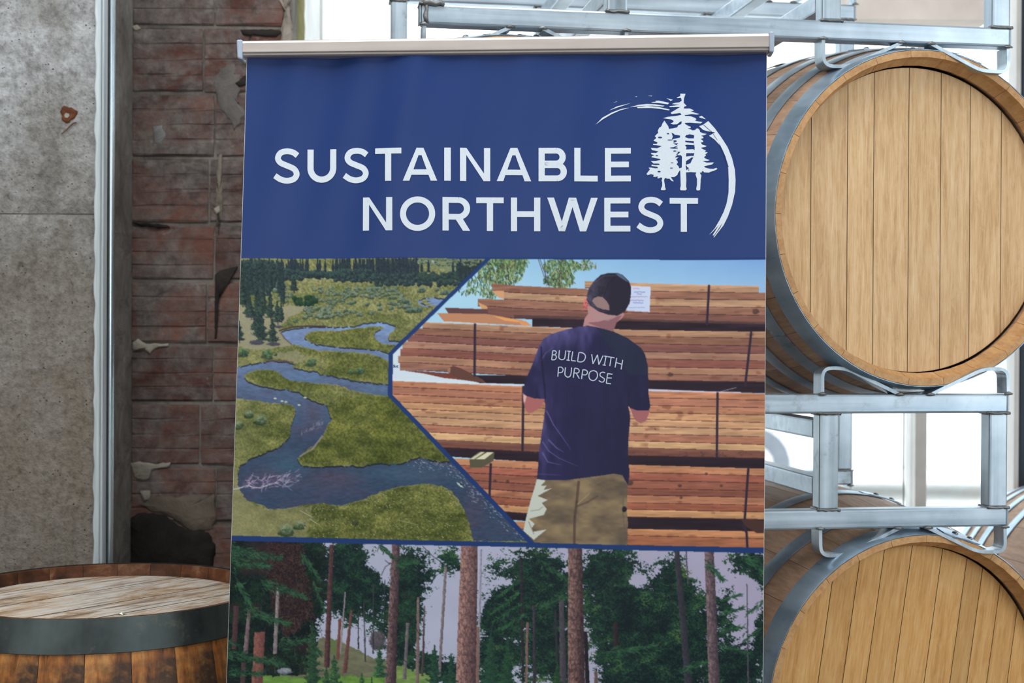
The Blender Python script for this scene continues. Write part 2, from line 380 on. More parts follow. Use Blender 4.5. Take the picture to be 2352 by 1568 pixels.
upright('mullion', 2343, 2410, SLATE)
for pp in (1260, 1560): upright('mullion', pp, pp + 27, GREYP)
upright('glazing_bead', 2077.5, 2079.5, DARKP, YW - .01, YW)
boxo('frame_sill', (X(692, YW), 4.0, YW - .1, YW + .06, ZS, ZS + .05), WHITE, win_, .004)
boxo('frame_head', (X(692, YW), 4.0, YW - .06, YW + .06, ZT - .05, ZT), WHITE, win_, .004)
edges = [737, 1260, 1287, 1560, 1587, 2104, 2131, 2331, 2410]
for a, b in ((737, 1260), (1287, 1560), (1587, 2104), (2131, 2331)):
    boxo('pane', (X(a, YW), X(b, YW), YW + .01, YW + .016, ZS + .05, ZT - .05), GLASS, win_)
boxo('pane', (X(2410, YW), 4.0, YW + .01, YW + .016, ZS + .05, ZT - .05), GLASS, win_)
# bead chain of the roller blind
ch = thing('blind_chain', Matrix.Translation((X(724, 3.80) + .012, 3.80, 0)), 'white bead chain of a roller blind hanging by the window jamb', 'chain')
parts = []
z = Zp(140, 3.80)
k = 0
while z < 2.9:
    z += .0065; V = []; Fc = []
    for i, (rr, dz) in enumerate(((0, -.003), (.0026, -.0015), (.0026, .0015), (0, .003))):
        for q in range(5): V.append((rr * math.cos(q * 1.2566), rr * math.sin(q * 1.2566), z + dz))
    for i in range(3):
        for q in range(5): Fc.append((i * 5 + q, i * 5 + (q + 1) % 5, i * 5 + 5 + (q + 1) % 5, i * 5 + 5 + q))
    parts.append((V, Fc))
parts2 = [([(v[0], v[1] + .016, v[2]) for v in V], Fc) for V, Fc in parts]
V, Fc = join(*parts)
bc = obj('bead_strand', mesh('bead_strand', V, Fc, WHITE, True), ch); tag(bc, kind='stuff')
V, Fc = join(*parts2)
bc = obj('bead_strand', mesh('bead_strand', V, Fc, WHITE, True), ch); tag(bc, kind='stuff')
V, Fc = tube([(0, .008, 2.86), (0, .02, 2.95)], .02, 14); obj('chain_bracket', mesh('chain_bracket', V, Fc, WHITE), ch)

# ================================================================ outside: pale pavement, canopy, building, van
OUTM = m_plain('sunlit_pavement', (236, 234, 230)); BLDM = m_plain('pale_building', (240, 240, 238)); BLUEG = m_plain('pale_blue_glass', (176, 200, 214), .3)
tag(boxo('ground_outside', (-40, 60, YW + .2, 80, -.3, -.12), OUTM), kind='structure')

CANM = m_plain('beige_bulkhead_paint', (222, 208, 198), .7)
setting('trim_2', (X(1948, 3.6), X(2272, 3.6), 3.6, 3.86, Zp(44, 3.6, 2100), 3.4), CANM)
bl = thing('far_building', Matrix.Translation((2, 26, -.12)), 'overexposed pale building across the street beyond the window', 'building')
boxo('wall', (-13, 16, 0, 4, 0, 9), BLDM, bl)
for i in range(9):
    f_ = boxo('window', (-12 + i * 3.1, -10.6 + i * 3.1, -.06, .02, 3.6, 5.6), WHITE, bl); boxo('pane', (-11.9 + i * 3.1, -10.7 + i * 3.1, -.09, -.05, 3.7, 5.5), BLUEG, f_)
van = thing('parked_van', Matrix.Translation((3.6, 13, -.12)), 'white van parked outside, seen through the window behind the rack posts', 'van')
V = [(-2.3, 0, .3), (2.2, 0, .3), (2.3, 0, 1.0), (1.7, 0, 1.25), (1.2, 0, 1.95), (-2.2, 0, 2.05), (-2.35, 0, 1.2)]
m = len(V); V2 = V + [(x, 1.8, z) for x, _, z in V]
Fc = [tuple(range(m)), tuple(range(2 * m - 1, m - 1, -1))] + [(k, m + k, m + (k + 1) % m, (k + 1) % m) for k in range(m)]
obj('body', mesh('body', V2, Fc, m_plain('van_paint', (238, 238, 238), .3)), van, bevel=.08)
boxo('stripe', (-2.3, 2.2, -.012, 0, .82, .90), m_plain('pale_red_stripe', (240, 206, 202)), van)
boxo('side_window', (.2, 1.15, -.014, 0, 1.25, 1.75), BLUEG, van, .03)
for x in (-1.4, 1.4):
    V, Fc = tube([(x, -.05, .34), (x, .2, .34)], .34, 20); wh = obj('wheel', mesh('wheel', V, Fc, m_plain('tyre', (120, 124, 130))), van)  # tyre grey lightened, outdoor haze put into its colour
    V, Fc = tube([(x, -.06, .34), (x, -.04, .34)], .19, 16); obj('hub_cap', mesh('hub_cap', V, Fc, GREYP), wh)
# ================================================================ barrels
NS = 26
def barrel_parts(R0, Rb, L, th, recess, hoops, joints, stave_m, head_m, hoop_m, chime_m, Rh, both_heads=True, gap=.00032):
    """local frame: z points out of the front head (z=0 is the stave ends), body runs to z=-L"""
    P = []
    rad = lambda z: R0 + (Rb - R0) * (1 - (2 * z / L - 1) ** 2)
    zs = [0, .012, .03, .08, .15, .24, .34, L / 2, L - .34, L - .24, L - .15, L - .08, L - .03, L - .012, L]
    tin = [.012, .017, th + .003, th, th] + [th] * 5 + [th, th, th + .003, .017, .012]
    V = []; Fc = []; half = math.pi / NS - .0004 / R0
    m = 3
    for z, t_ in zip(zs, tin):
        for rr in (rad(z), rad(z) - t_):
            for k in range(m): an = -half + 2 * half * k / (m - 1); V.append((rr * math.cos(an), rr * math.sin(an), -z))
    w_ = 2 * m
    for i in range(len(zs) - 1):
        a = i * w_
        for k in range(m - 1):
            Fc.append((a + k, a + w_ + k, a + w_ + k + 1, a + k + 1)); Fc.append((a + m + k, a + m + k + 1, a + w_ + m + k + 1, a + w_ + m + k))
        Fc.append((a, a + m, a + w_ + m, a + w_)); Fc.append((a + m - 1, a + w_ + m - 1, a + w_ + 2 * m - 1, a + 2 * m - 1))
    e = (len(zs) - 1) * w_
    for k in range(m - 1):
        Fc.append((k, k + 1, m + k + 1, m + k)); Fc.append((e + k, e + m + k, e + m + k + 1, e + k + 1))
    me = mesh('stave', V, Fc, stave_m); me.materials.append(chime_m)
    for p_ in me.polygons:
        cz_ = sum(V[q][2] for q in p_.vertices) / len(p_.vertices); cr = sum(math.hypot(V[q][0], V[q][1]) for q in p_.vertices) / len(p_.vertices)
        if cz_ > -.04 and cr < rad(-cz_) - .003: p_.material_index = 1
    P.append(('stave', me, [Matrix.Rotation(2 * math.pi * (k + .5) / NS, 4, 'Z') for k in range(NS)]))
    # head boards: clipped disc strips
    js = [-Rh] + sorted(joints) + [Rh]
    for a, b in zip(js[:-1], js[1:]):
        a2, b2 = a + (gap if a > -Rh else 0), b - (gap if b < Rh else 0)
        xs = [a2 + (b2 - a2) * k / 5 for k in range(6)]
        c_ = gap * 1.2
        def ring(ins, z):
            q = [min(max(x, a2 + ins), b2 - ins) for x in xs]; rr = Rh - ins
            up = [(x, math.sqrt(max(rr * rr - x * x, 0)), z) for x in q]
            return up + [(x, -y, z) for x, y, z in reversed(up)]
        V = ring(c_, -recess) + ring(0, -recess - c_) + ring(0, -recess - .022); n = 12
        Fc = [tuple(range(n))[::-1], tuple(range(2 * n, 3 * n))]
        for r_ in range(2):
            for k in range(n): Fc.append((r_ * n + k, r_ * n + (k + 1) % n, (r_ + 1) * n + (k + 1) % n, (r_ + 1) * n + k))
        Fc = [tuple(f) for f in Fc]
        me = mesh('head_board', V, Fc, head_m)
        me.materials.append(JOINTM)
        for p_ in me.polygons:
            if len(p_.vertices) == 4: p_.material_index = 1
        bmm = bmesh.new(); bmm.from_mesh(me); bmesh.ops.recalc_face_normals(bmm, faces=bmm.faces); bmm.to_mesh(me); bmm.free()
        P.append(('head_board', me, [Matrix.Identity(4)] + ([Matrix.Translation((0, 0, -L)) @ Matrix.Rotation(math.pi, 4, 'Y')] if both_heads else [])))
    H = []
    nh = 96
    for (z0, z1, rot) in hoops:
        V = []; Fc = []; r0_, r1_ = rad(z0) + .0006, rad(z1) + .0006; t_ = .002
        sec = [(r0_, -z0), (r0_ + t_ * .6, -z0 + .0004), (r0_ + t_, -z0 - .001), (r1_ + t_, -z1 + .001), (r1_ + t_ * .6, -z1), (r1_, -z1)]
        for k in range(nh):
            an = 2 * math.pi * k / nh
            for (rr, z) in sec: V.append((rr * math.cos(an), rr * math.sin(an), z))
        for k in range(nh):
            for q in range(5): a = k * 6 + q; b = ((k + 1) % nh) * 6 + q; Fc.append((a, a + 1, b + 1, b))
        hm = mesh('hoop', V, Fc, hoop_m, True); hm.set_sharp_from_angle(angle=R(40))
        # overlap tongue and rivets on top
        zc, wz = (z0 + z1) / 2, (z1 - z0)
        V = []; Fc = []; rr = (r0_ + r1_) / 2 + t_
        for k in range(11):
            u = k / 10; an = rot - .13 + .26 * u; hw = wz * .5 * (1 if 1 < k < 9 else (.9 if k in (1, 9) else .55))
            for s_ in (-1, 1): 
                zz = zc + s_ * hw; q_ = rad(zz) + .0006 + t_ + .0016
                V.append((q_ * math.cos(an), q_ * math.sin(an), -zz)); V.append(((q_ - .0016) * math.cos(an), (q_ - .0016) * math.sin(an), -zz))
        for k in range(10):
            a = k * 4; Fc += [(a, a + 2, a + 6, a + 4), (a, a + 4, a + 5, a + 1), (a + 2, a + 3, a + 7, a + 6)]
        Fc += [(0, 1, 3, 2), (40, 42, 43, 41)]
        om = mesh('hoop_overlap', V, Fc, hoop_m)
        rv = []
        for q in (-.075, .03): rv.append((rot + q, zc, rad(zc) + .0045))
        H.append((hm, om, rv))
    # rivet mesh
    V = []; Fc = []
    for rr, zz in ((.0062, 0), (.0058, .0022), (.0035, .0042), (0, .0048)):
        for k in range(10): V.append((rr * math.cos(k * .6283), rr * math.sin(k * .6283), zz))
    for i in range(3):
        for k in range(10): Fc.append((i * 10 + k, i * 10 + (k + 1) % 10, i * 10 + 10 + (k + 1) % 10, i * 10 + 10 + k))
    rvm = mesh('rivet', V, Fc, RIVET, True)
    return P, H, rvm
def make_barrel(name, M, kit, label, cat, group=None):
    P, H, rvm = kit; t = thing(name, M, label, cat, group)
    for nm, me, Ms in P:
        for q in Ms: obj(nm, me, t, q)
    for hm, om, rv in H:
        h = obj('hoop', hm, t); obj('hoop_overlap', om, h)
        for (an, z, rr) in rv:
            obj('rivet', rvm, h, Matrix.Rotation(an, 4, 'Z') @ Matrix.Translation((rr - .0012, 0, -z)) @ Matrix.Rotation(math.pi / 2, 4, 'Y'))
    return t
YAW = R(9.0)
U = Vector((math.cos(YAW), math.sin(YAW), 0)); VD = Vector((-math.sin(YAW), math.cos(YAW), 0))
FRONT = Vector(atY(2110, 905, 2.60).tolist()); NV = np.array(VD)
def rl(px, py):                       # photo point on the rack's front plane -> (u, z) in metres
    p_ = onplane(np.array([float(px)]), np.array([float(py)]), np.array(FRONT), NV)[0]
    return float((Vector(p_) - FRONT).dot(U)), float(p_[2])
B_L = .93
JOINTM = m_plain('joint_grime', (62, 44, 30), .8)
fc = onplane(np.array([2130.]), np.array([501.]), np.array(FRONT) - NV * .004, NV)[0]
up_hoops = [(0.0, .046, 1.30), (.082, .118, 1.45), (.165, .20, 1.6), (.27, .305, 1.4), (B_L - .305, B_L - .27, 1.5), (B_L - .20, B_L - .165, 1.3), (B_L - .118, B_L - .082, 1.6), (B_L - .046, B_L, 1.5)]
lo_hoops = [(0.0, .048, 1.42), (.115, .15, 1.6), (.285, .32, 1.45), (B_L - .32, B_L - .285, 1.5), (B_L - .15, B_L - .115, 1.3), (B_L - .048, B_L, 1.6)]
kitU = barrel_parts(.306, .358, B_L, .026, .044, up_hoops, [-.213, -.139, -.085, -.012, .056, .119, .187], STAVE, OAK, HOOP, CHIME, .282)
kitL = barrel_parts(.306, .358, B_L, .026, .044, lo_hoops, [-.19, -.140, -.092, -.035, .03, .085, .122, .165, .21], STAVE, OAK2, HOOP, CHIME, .282)
def bframe(u_off, z, roll=0, extra=0, yaw=16.5):
    BY = R(yaw); UB = Vector((math.cos(BY), math.sin(BY), 0)); VB = Vector((-math.sin(BY), math.cos(BY), 0))
    o_ = Vector(fc.tolist()) + U * u_off - VD * extra; o_.z = z
    rot = Matrix(((UB.x, 0, -VB.x, 0), (UB.y, 0, -VB.y, 0), (0, 1, 0, 0), (0, 0, 0, 1)))
    return Matrix.Translation(o_) @ rot @ Matrix.Rotation(roll, 4, 'Z')
uc = (rl(968, 60)[0] + rl(2316, 60)[0]) / 2; ub = (Vector(fc.tolist()) - FRONT).dot(U)
dz = .885; z_up = float(fc[2])
make_barrel('wine_barrel', bframe(0, z_up), kitU, 'pale oak wine barrel lying in the upper rack, right of the banner', 'barrel')
make_barrel('wine_barrel', bframe(-.006, z_up - dz, R(-8.7)), kitL, 'amber-headed oak wine barrel in the lower rack, right of the banner', 'barrel')
make_barrel('wine_barrel', bframe(2 * (uc - ub), z_up - .003, R(5), yaw=12), kitU, 'upper oak barrel almost hidden behind the banner, riveted hoop above its top bar', 'barrel')
make_barrel('wine_barrel', bframe(2 * (uc - ub), z_up - dz, R(12), yaw=12), kitL, 'lower oak barrel hidden behind the printed banner', 'barrel')
nb = np.array((1.605, 2.94, .69)); print('SPACING', 2 * (uc - ub), uL if 0 else 0)
rotm = Matrix(((U.x, 0, -VD.x, 0), (U.y, 0, -VD.y, 0), (0, 1, 0, 0), (0, 0, 0, 1)))
make_barrel('wine_barrel', Matrix.Translation(Vector(nb.tolist())) @ rotm, kitU, 'barrel at the right edge behind the rack, only its bright hooped side showing', 'barrel')
# timber chocks carrying that barrel
CHOCK = m_oak('chock_timber', (120, 96, 70), (160, 130, 96), (180, 150, 116), .15, ax=0)
st_ = thing('barrel_stand', Matrix.Translation((float(nb[0]), float(nb[1]), 0)) @ Matrix.Rotation(YAW, 4, 'Z'), 'timber stand under the barrel at the right edge', 'stand')
for v_ in (.22, .62):
    zz = float(nb[2]) - .335
    V = [(-.25, v_, 0), (.25, v_, 0), (.25, v_, zz + .09), (.17, v_, zz + .05), (0, v_, zz - .02), (-.17, v_, zz + .05), (-.25, v_, zz + .09)]
    m = len(V); V2 = V + [(x, v_ + .08, z) for x, _, z in V]
    obj('chock', mesh('chock', V2, [tuple(range(m)), tuple(range(2 * m - 1, m - 1, -1))] + [(k, m + k, m + (k + 1) % m, (k + 1) % m) for k in range(m)], CHOCK), st_)
for x_ in (-.2, .12): boxo('runner', (x_, x_ + .08, .22, .70, .05, .12), CHOCK, st_, .003)

# ================================================================ steel barrel racks
TW = .0365
def ext(path, y0, y1, th):
    """flat bar bent along a path of (u,z), thickness th, from depth y0 to y1"""
    n = len(path); V = []; Fc = []
    for i, (a, b) in enumerate(path):
        pa = path[max(i - 1, 0)]; pb = path[min(i + 1, n - 1)]
        dx, dz_ = pb[0] - pa[0], pb[1] - pa[1]; l_ = math.hypot(dx, dz_); nx_, nz_ = -dz_ / l_, dx / l_
        for y in (y0, y1):
            for s_ in (-.5, .5): V.append((a + nx_ * th * s_, y, b + nz_ * th * s_))
    for i in range(n - 1):
        a = i * 4; Fc += [(a, a + 1, a + 5, a + 4), (a + 2, a + 6, a + 7, a + 3), (a, a + 4, a + 6, a + 2), (a + 1, a + 3, a + 7, a + 5)]
    Fc += [(0, 2, 3, 1), (4 * n - 4, 4 * n - 3, 4 * n - 1, 4 * n - 2)]
    return V, Fc
def rounded(pts, r=.018, k=5):
    out = [pts[0]]
    for i in range(1, len(pts) - 1):
        p0, p1, p2 = [Vector(q) for q in pts[i - 1:i + 2]]
        a = (p0 - p1); b = (p2 - p1); ra = min(r, a.length * .45); rb = min(r, b.length * .45)
        s_ = p1 + a.normalized() * ra; e_ = p1 + b.normalized() * rb
        for j in range(k + 1):
            u = j / k; out.append(tuple((s_ * (1 - u) ** 2 + p1 * 2 * u * (1 - u) + e_ * u ** 2)))
    out.append(pts[-1]); return out
OR = Vector((FRONT.x, FRONT.y, 0))
uL, uR = rl(968, 60)[0], rl(2316, 925)[0]
zt1, zt0 = rl(2100, 905)[1], rl(2100, 949)[1]
zb1, zb0 = rl(2100, 1168)[1], rl(2100, 1212)[1]
uP = [uR - TW, rl(1883, 1000)[0]]; uP += [uL + uR - uP[1] - TW, uL]
cr_r = [(2137, 906), (2259, 847), (2315, 847), (2315.5, 904)]
cr_l = [(1889, 905), (1889, 845), (1942, 845), (2067, 906)]
cl_l = [(1884, 1214), (1885, 1276), (1940, 1275), (2064, 1213)]
cl_r = [(2132, 1212), (2246, 1267), (2309, 1267), (2308, 1210)]
def weldbead(u, y0, z, du=TW, seed=0):
    rs = random.Random(seed); P_ = []
    for k in range(9): P_.append((u - .003 + (du + .006) * k / 8, y0 - .001, z + rs.uniform(-.0012, .0012)))
    return tube(P_, [rs.uniform(.0016, .0030) for _ in P_], 7)
def make_rack(dzz, label, foot=False):
    t = thing('barrel_rack', Matrix.Translation(OR + Vector((0, 0, dzz))) @ Matrix.Rotation(YAW, 4, 'Z'), label, 'rack', 'stacked steel barrel racks')
    for fi, y0 in enumerate((0.0, .73)):
        for (a, b) in ((zt0, zt1), (zb0, zb1)):
            r_ = boxo('rail', (uL, uR, y0, y0 + TW, a, b), RAILX, t, .004)
            for u_, s_ in ((uL, -1), (uR, 1)):
                boxo('end_cap', (u_ - (.003 if s_ < 0 else 0), u_ + (.003 if s_ > 0 else 0), y0 + .002, y0 + TW - .002, a + .002, b - .002), POSTZ, r_, .001)
        for k, u_ in enumerate(uP):
            p_ = boxo('post', (u_, u_ + TW, y0, y0 + TW, zb1, zt0), POSTZ, t, .004)
            for zz in (zb1, zt0):
                V, Fc = weldbead(u_, y0, zz, seed=k + fi * 9); obj('weld', mesh('weld', V, Fc, WELD, True), p_)
                V, Fc = tube([(u_ - .001, y0 + TW * q / 5, zz + random.uniform(-.001, .001)) for q in range(6)], .0032, 6); obj('weld', mesh('weld', V, Fc, WELD, True), p_)
            if foot: boxo('rack_foot', (u_, u_ + TW, y0, y0 + TW, -dzz, zb0), POSTZ, t, .004)
        for pts in (cr_l, cr_r, cl_l, cl_r):
            for mirror in (False, True):
                q = [rl(*c) for c in pts]
                if mirror: q = [(uL + uR - a, b) for a, b in q]
                V, Fc = ext(rounded(q), y0 - .001, y0 + TW, .0062)
                c_ = obj('cradle_bar', mesh('cradle_bar', V, Fc, POSTZ, True), t, sharp=35)
                for e_ in (q[0], q[-1]):
                    V, Fc = tube([(e_[0] - .008, y0 - .001, e_[1]), (e_[0], y0 - .003, e_[1] + .001), (e_[0] + .008, y0 - .001, e_[1])], [.0014, .0036, .0016], 7)
                    obj('weld', mesh('weld', V, Fc, WELD, True), c_)
    s0, s1 = rl(1868, 966)[1], rl(1868, 1010)[1]; s2, s3 = rl(1863, 1100)[1], rl(1863, 1144)[1]
    for k, u_ in enumerate(uP[1:3]):
        for (a, b) in ((s1, s0), (s3, s2)):
            boxo('side_rail', (u_ + .001, u_ + TW - .001, TW, .73, a, b), RAILX, t, .004)
    return t
make_rack(0, 'galvanized steel rack between the upper and lower barrels right of the banner')
make_rack(dz, 'galvanized steel rack crossing the top of the picture above the upper barrel')
make_rack(-dz, 'bottom steel rack under the lower barrels, below the frame', True)
# ragged weld at the left end of the top rack rail
V, Fc = [], []
e = [rl(x, y) for x, y in ((972, 8), (985, 4), (1000, 10), (1012, 6), (1020, 14))]
wl = thing('weld_spatter', Matrix.Translation(OR) @ Matrix.Rotation(YAW, 4, 'Z'), 'dark ragged weld at the left end of the top rack rail', 'weld')
V, Fc = tube([(a, -.003, b) for a, b in e], [.005, .007, .0045, .0055, .002], 8); obj('weld_run', mesh('weld_run', V, Fc, WELD, True), wl)
e = [rl(x, y) for x, y in ((978, 4), (980, 20), (977, 36), (980, 54))]
V, Fc = tube([(a, -.002, b) for a, b in e], [.006, .003, .0045, .0038], 8); obj('weld_run', mesh('weld_run', V, Fc, WELD, True), wl)
# green strap lying over the bilge of the upper barrel
gl = thing('green_strap', bframe(0, z_up), 'dark green strap lying over the top of the upper barrel under the rack rail', 'strap')
path = []
for k in range(15):
    an = R(104 - k * 2.3); rr = .358 + .004 + .010 * math.sin(k / 14 * math.pi) * (1 if k % 3 else .6); path.append((rr * math.cos(an), rr * math.sin(an)))
V, Fc = ext(path, 0, .035, .002); V = [(x, z, -.44 - y + .02 * math.sin(x * 30)) for x, y, z in V]
GG = NT('green_webbing'); gn = GG.noise(GG.coord((40, 40, 300)), 1, 2); obj('webbing', mesh('webbing', V, Fc, GG.out(GG.ramp(gn, [(.3, (24, 56, 38)), (.7, (48, 90, 62))]), .5, 0, .4), True), gl)

# ================================================================ old cask used as a table, lower left
WTOP = NT('weathered_cask_top')
v_ = WTOP.coord((26, 2.6, 3), rand=False)
a_ = WTOP.noise(v_, 1.3, 6, .68, .9); b_ = WTOP.noise(WTOP.coord((2.0, 1, 1)), 7, 6, .7, .8); c_ = WTOP.noise(WTOP.coord((80, 6, 8)), 1, 4, .7, .5)
col = WTOP.ramp(a_, [(.28, (110, 86, 66)), (.42, (190, 166, 138)), (.58, (212, 200, 184)), (.75, (200, 168, 130))])
col = WTOP.mix(WTOP.val(b_, .45, .62, 0, .75), col, (206, 204, 200)); col = WTOP.mix(WTOP.val(b_, .47, .34, 0, .85), col, (150, 108, 68))
col = WTOP.mix(WTOP.val(WTOP.noise(WTOP.coord((3, 1.2, 1), loc=(4, 2, 0)), 9, 6, .75, 1.0), .5, .66, 0, .75), col, (150, 118, 84)); col = WTOP.mix(WTOP.val(c_, .52, .66, 0, .85), col, (92, 78, 68)); WTOP.bump(WTOP.add(a_, c_), .003, .6); WTOPM = WTOP.out(col, .7, 0, .3)
CST = NT('old_cask_stave'); v_ = CST.coord((40, 40, 2.2), rand=True); a_ = CST.noise(v_, 1.3, 6, .65, .3)
b_ = CST.noise(CST.coord((3, 3, 4)), 2, 5, .65); z_ = CST.n('SeparateXYZ', ins={0: CST.n('TexCoord').outputs['Object']}).outputs[2]
col = CST.ramp(a_, [(.3, (76, 42, 20)), (.5, (160, 98, 44)), (.7, (198, 142, 82))])
col = CST.mix(CST.val(b_, .46, .6, 0, .92), col, (44, 36, 32)); CST.bump(a_, .002, .6); CSTM = CST.out(col, .62, 0, .35)
RIM = NT('cask_rim_wood'); a_ = RIM.noise(RIM.coord((20, 20, 20), rand=True), 1.2, 5, .6, .4)
RIMM = RIM.out(RIM.mix(1, RIM.ramp(a_, [(.3, (48, 28, 18)), (.55, (98, 58, 34)), (.75, (140, 108, 82))]), RIM.ramp(RIM.n('ObjectInfo').outputs['Random'], [(0, (.6, .6, .6, 1)), (1, (1.3, 1.25, 1.2, 1))]), 'MULTIPLY'), .6, 0, .3)
tk = barrel_parts(.283, .345, .93, .024, .021, [(-.001, .053, 2.2), (.15, .185, 2.2), (.29, .32, 2.3), (.61, .64, 4.4), (.745, .78, 3.0), (.864, .93, 4.2)], [-.205, -.09, .035, .125], CSTM, WTOPM, HOOPD, RIMM, .262, True, .0009)
tb = atY(238, 1360, 2.56)
make_barrel('cask_table', Matrix.Translation((float(tb[0]), float(tb[1]), .93)) @ Matrix.Rotation(R(-38), 4, 'Z'), tk, 'old upright cask with a weathered grey top and dark iron hoop, lower left', 'barrel')
# crumpled foil scrap on the cask
sc_ = thing('foil_scrap', Matrix.Translation(Vector(atY(281, 1392, 2.43).tolist())), 'tiny pale scrap of foil lying on the old cask top', 'litter')
sc_.location.z = .93 - .0205
V = [(-.009, 0, .003), (-.003, .003, .0), (0, -.002, .004), (.004, .002, .0005), (.009, -.001, .003), (.002, -.005, .0), (-.004, -.004, .002)]
obj('foil', mesh('foil', V, [(0, 1, 6), (1, 2, 6), (2, 5, 6), (1, 3, 2), (2, 3, 5), (3, 4, 5)], m_plain('foil_green_white', (170, 190, 170), .3, .4)), sc_)

# ================================================================ the banner
cor = [(566, 135), (1762, 124), (1752.5, 1568), (521.5, 1568)]
D4 = [rays(*c) for c in cor]
A_ = np.stack([D4[0], -D4[1], D4[2]], 1); s_ = np.linalg.solve(A_, D4[3]); P4 = [D4[0] * s_[0], D4[1] * s_[1], D4[2] * s_[2], D4[3]]
k_ = .85 / np.linalg.norm(P4[1] - P4[0]); P4 = [CA + p * k_ for p in P4]
print('BANNER corners', [p.round(3).tolist() for p in P4], 'angle', float(np.dot(P4[1] - P4[0], P4[3] - P4[0]) / np.linalg.norm(P4[1] - P4[0]) / np.linalg.norm(P4[3] - P4[0])))
BP0 = P4[0]; BN = np.cross(P4[1] - P4[0], P4[3] - P4[0]); BN /= np.linalg.norm(BN)
if BN @ (CA - BP0) < 0: BN = -BN
def xl(y): return 566 + (521.5 - 566) * (y - 135) / 1433
def xrr(y): return 1762 + (1752.5 - 1762) * (y - 124) / 1444
def wave(px, py):
    t = np.clip((py - 120) / 520, 0, 1); q = (px + .22 * (py - 130))
    top = (1 - t) ** 1.0
    a = np.exp(-((px - 860) / 330) ** 2) * np.sin(q / 21.0) * .45 + np.sin(px / 47 + .5) * .4 + np.sin(px / 30 + py / 160) * .25 * np.exp(-((px - 1480) / 300) ** 2)
    return (a * top * 1.15 + np.sin(px / 150 + py / 420) * .9 + np.sin(px / 74 + 1.3) * .45) * 5.0e-3
def bpt(px, py, off=0.0):
    px = np.asarray(px, float); py = np.asarray(py, float)
    p = onplane(px, py, BP0, BN); return p + BN * (wave(px, py) + off)[..., None]
ban = thing('rollup_banner', Matrix.Translation((float((P4[0][0] + P4[1][0]) / 2), float(P4[3][1]), 0)), 'tall navy roll-up banner reading SUSTAINABLE NORTHWEST with printed photographs', 'banner')
BI = ban.matrix_world.inverted(); BT = np.array(BI.translation)
def bgrid(name, y0, y1, ins, off, nx, ny, mat, smooth=True, parent=ban):
    us = np.linspace(0, 1, nx + 1); ys = np.linspace(y0, y1, ny + 1)
    Y_, U_ = np.meshgrid(ys, us, indexing='ij'); X_ = (xl(Y_) + ins) + (xrr(Y_) - xl(Y_) - 2 * ins) * U_
    V = bpt(X_, Y_, off) + BT
    n = nx + 1; idx = (np.arange(ny)[:, None] * n + np.arange(nx)[None]).ravel()
    q = np.stack([idx, idx + n, idx + n + 1, idx + 1], 1)
    me = bpy.data.meshes.new(name); me.vertices.add(V.size // 3); me.vertices.foreach_set('co', V.astype(np.float32).ravel())
    me.loops.add(q.size); me.loops.foreach_set('vertex_index', q.astype(np.int32).ravel())
    me.polygons.add(len(q)); me.polygons.foreach_set('loop_start', np.arange(0, q.size, 4, dtype=np.int32))
    me.update(calc_edges=True); me.validate()
    if smooth: me.polygons.foreach_set('use_smooth', np.ones(len(q), bool))
    me.materials.append(mat); return obj(name, me, parent), X_, Y_
def m_print(name, c, rough=.42, attr=None):
    t = NT(name); wv = t.noise(t.coord((900, 900, 260)), 1, 2, .6)
    if attr: col = t.n('Attribute', attribute_name=attr).outputs[0]
    else: col = t.mix(t.val(wv, .3, .7, 0, .14), c, tuple(min(255, q * 1.25) for q in c))
    t.bump(wv, .0002, .25); return t.out(col, rough, 0, .10)
GAIN = np.array((1.08, 1.06, .96))
def alb(c): return tuple(np.clip(lin(c) * GAIN, 0, .95))
SHEET = m_print('banner_cloth_edge', (215, 215, 212)); NAVY = m_print('navy_ink', tuple(float(q) for q in np.array((44, 66, 122))))
ht = NAVY.node_tree
for nd in ht.nodes:
    if nd.bl_idname == 'ShaderNodeMix': nd.inputs[6].default_value = alb((27, 50, 106)) + (1,); nd.inputs[7].default_value = alb((34, 60, 120)) + (1,); NAVY.node_tree.nodes['Principled BSDF'].inputs['Specular IOR Level'].default_value = .2; NAVY.node_tree.nodes['Principled BSDF'].inputs['Roughness'].default_value = .36
ZBOT = 2640
bgrid('banner_cloth', 118, ZBOT, 0, -.0004, 220, 200, SHEET)
bgrid('navy_header', 119, 600, 1.0, .0, 300, 120, NAVY)
bgrid('navy_lower_field', 1590, ZBOT, 1.0, .0, 120, 80, NAVY)
# ---------------------------------------------------------------- the printed pictures of the banner
# The three printed photographs are computed here as an array of colours (sRGB 0..255) on the
# banner's own flat layout (units: 1 = 0.7 mm of banner) and become colours of its print mesh.
CX0, CY0, CW, CH = 512, 588, 1256, 1012
YY, XX = np.mgrid[0:CH, 0:CW].astype(np.float32)
XX += CX0; YY += CY0
IMG = np.zeros((CH, CW, 3), np.float32)

def vnoise(sx, sy, seed, x=None, y=None):
    x = XX if x is None else x; y = YY if y is None else y
    r = np.random.RandomState(seed)
    n = 256
    lat = r.rand(n, n).astype(np.float32)
    fx = x / sx; fy = y / sy
    ix = np.floor(fx).astype(int); iy = np.floor(fy).astype(int)
    tx = fx - ix; ty = fy - iy
    tx = tx * tx * (3 - 2 * tx); ty = ty * ty * (3 - 2 * ty)
    a = lat[iy % n, ix % n]; b = lat[iy % n, (ix + 1) % n]
    c = lat[(iy + 1) % n, ix % n]; d = lat[(iy + 1) % n, (ix + 1) % n]
    return (a * (1 - tx) + b * tx) * (1 - ty) + (c * (1 - tx) + d * tx) * ty

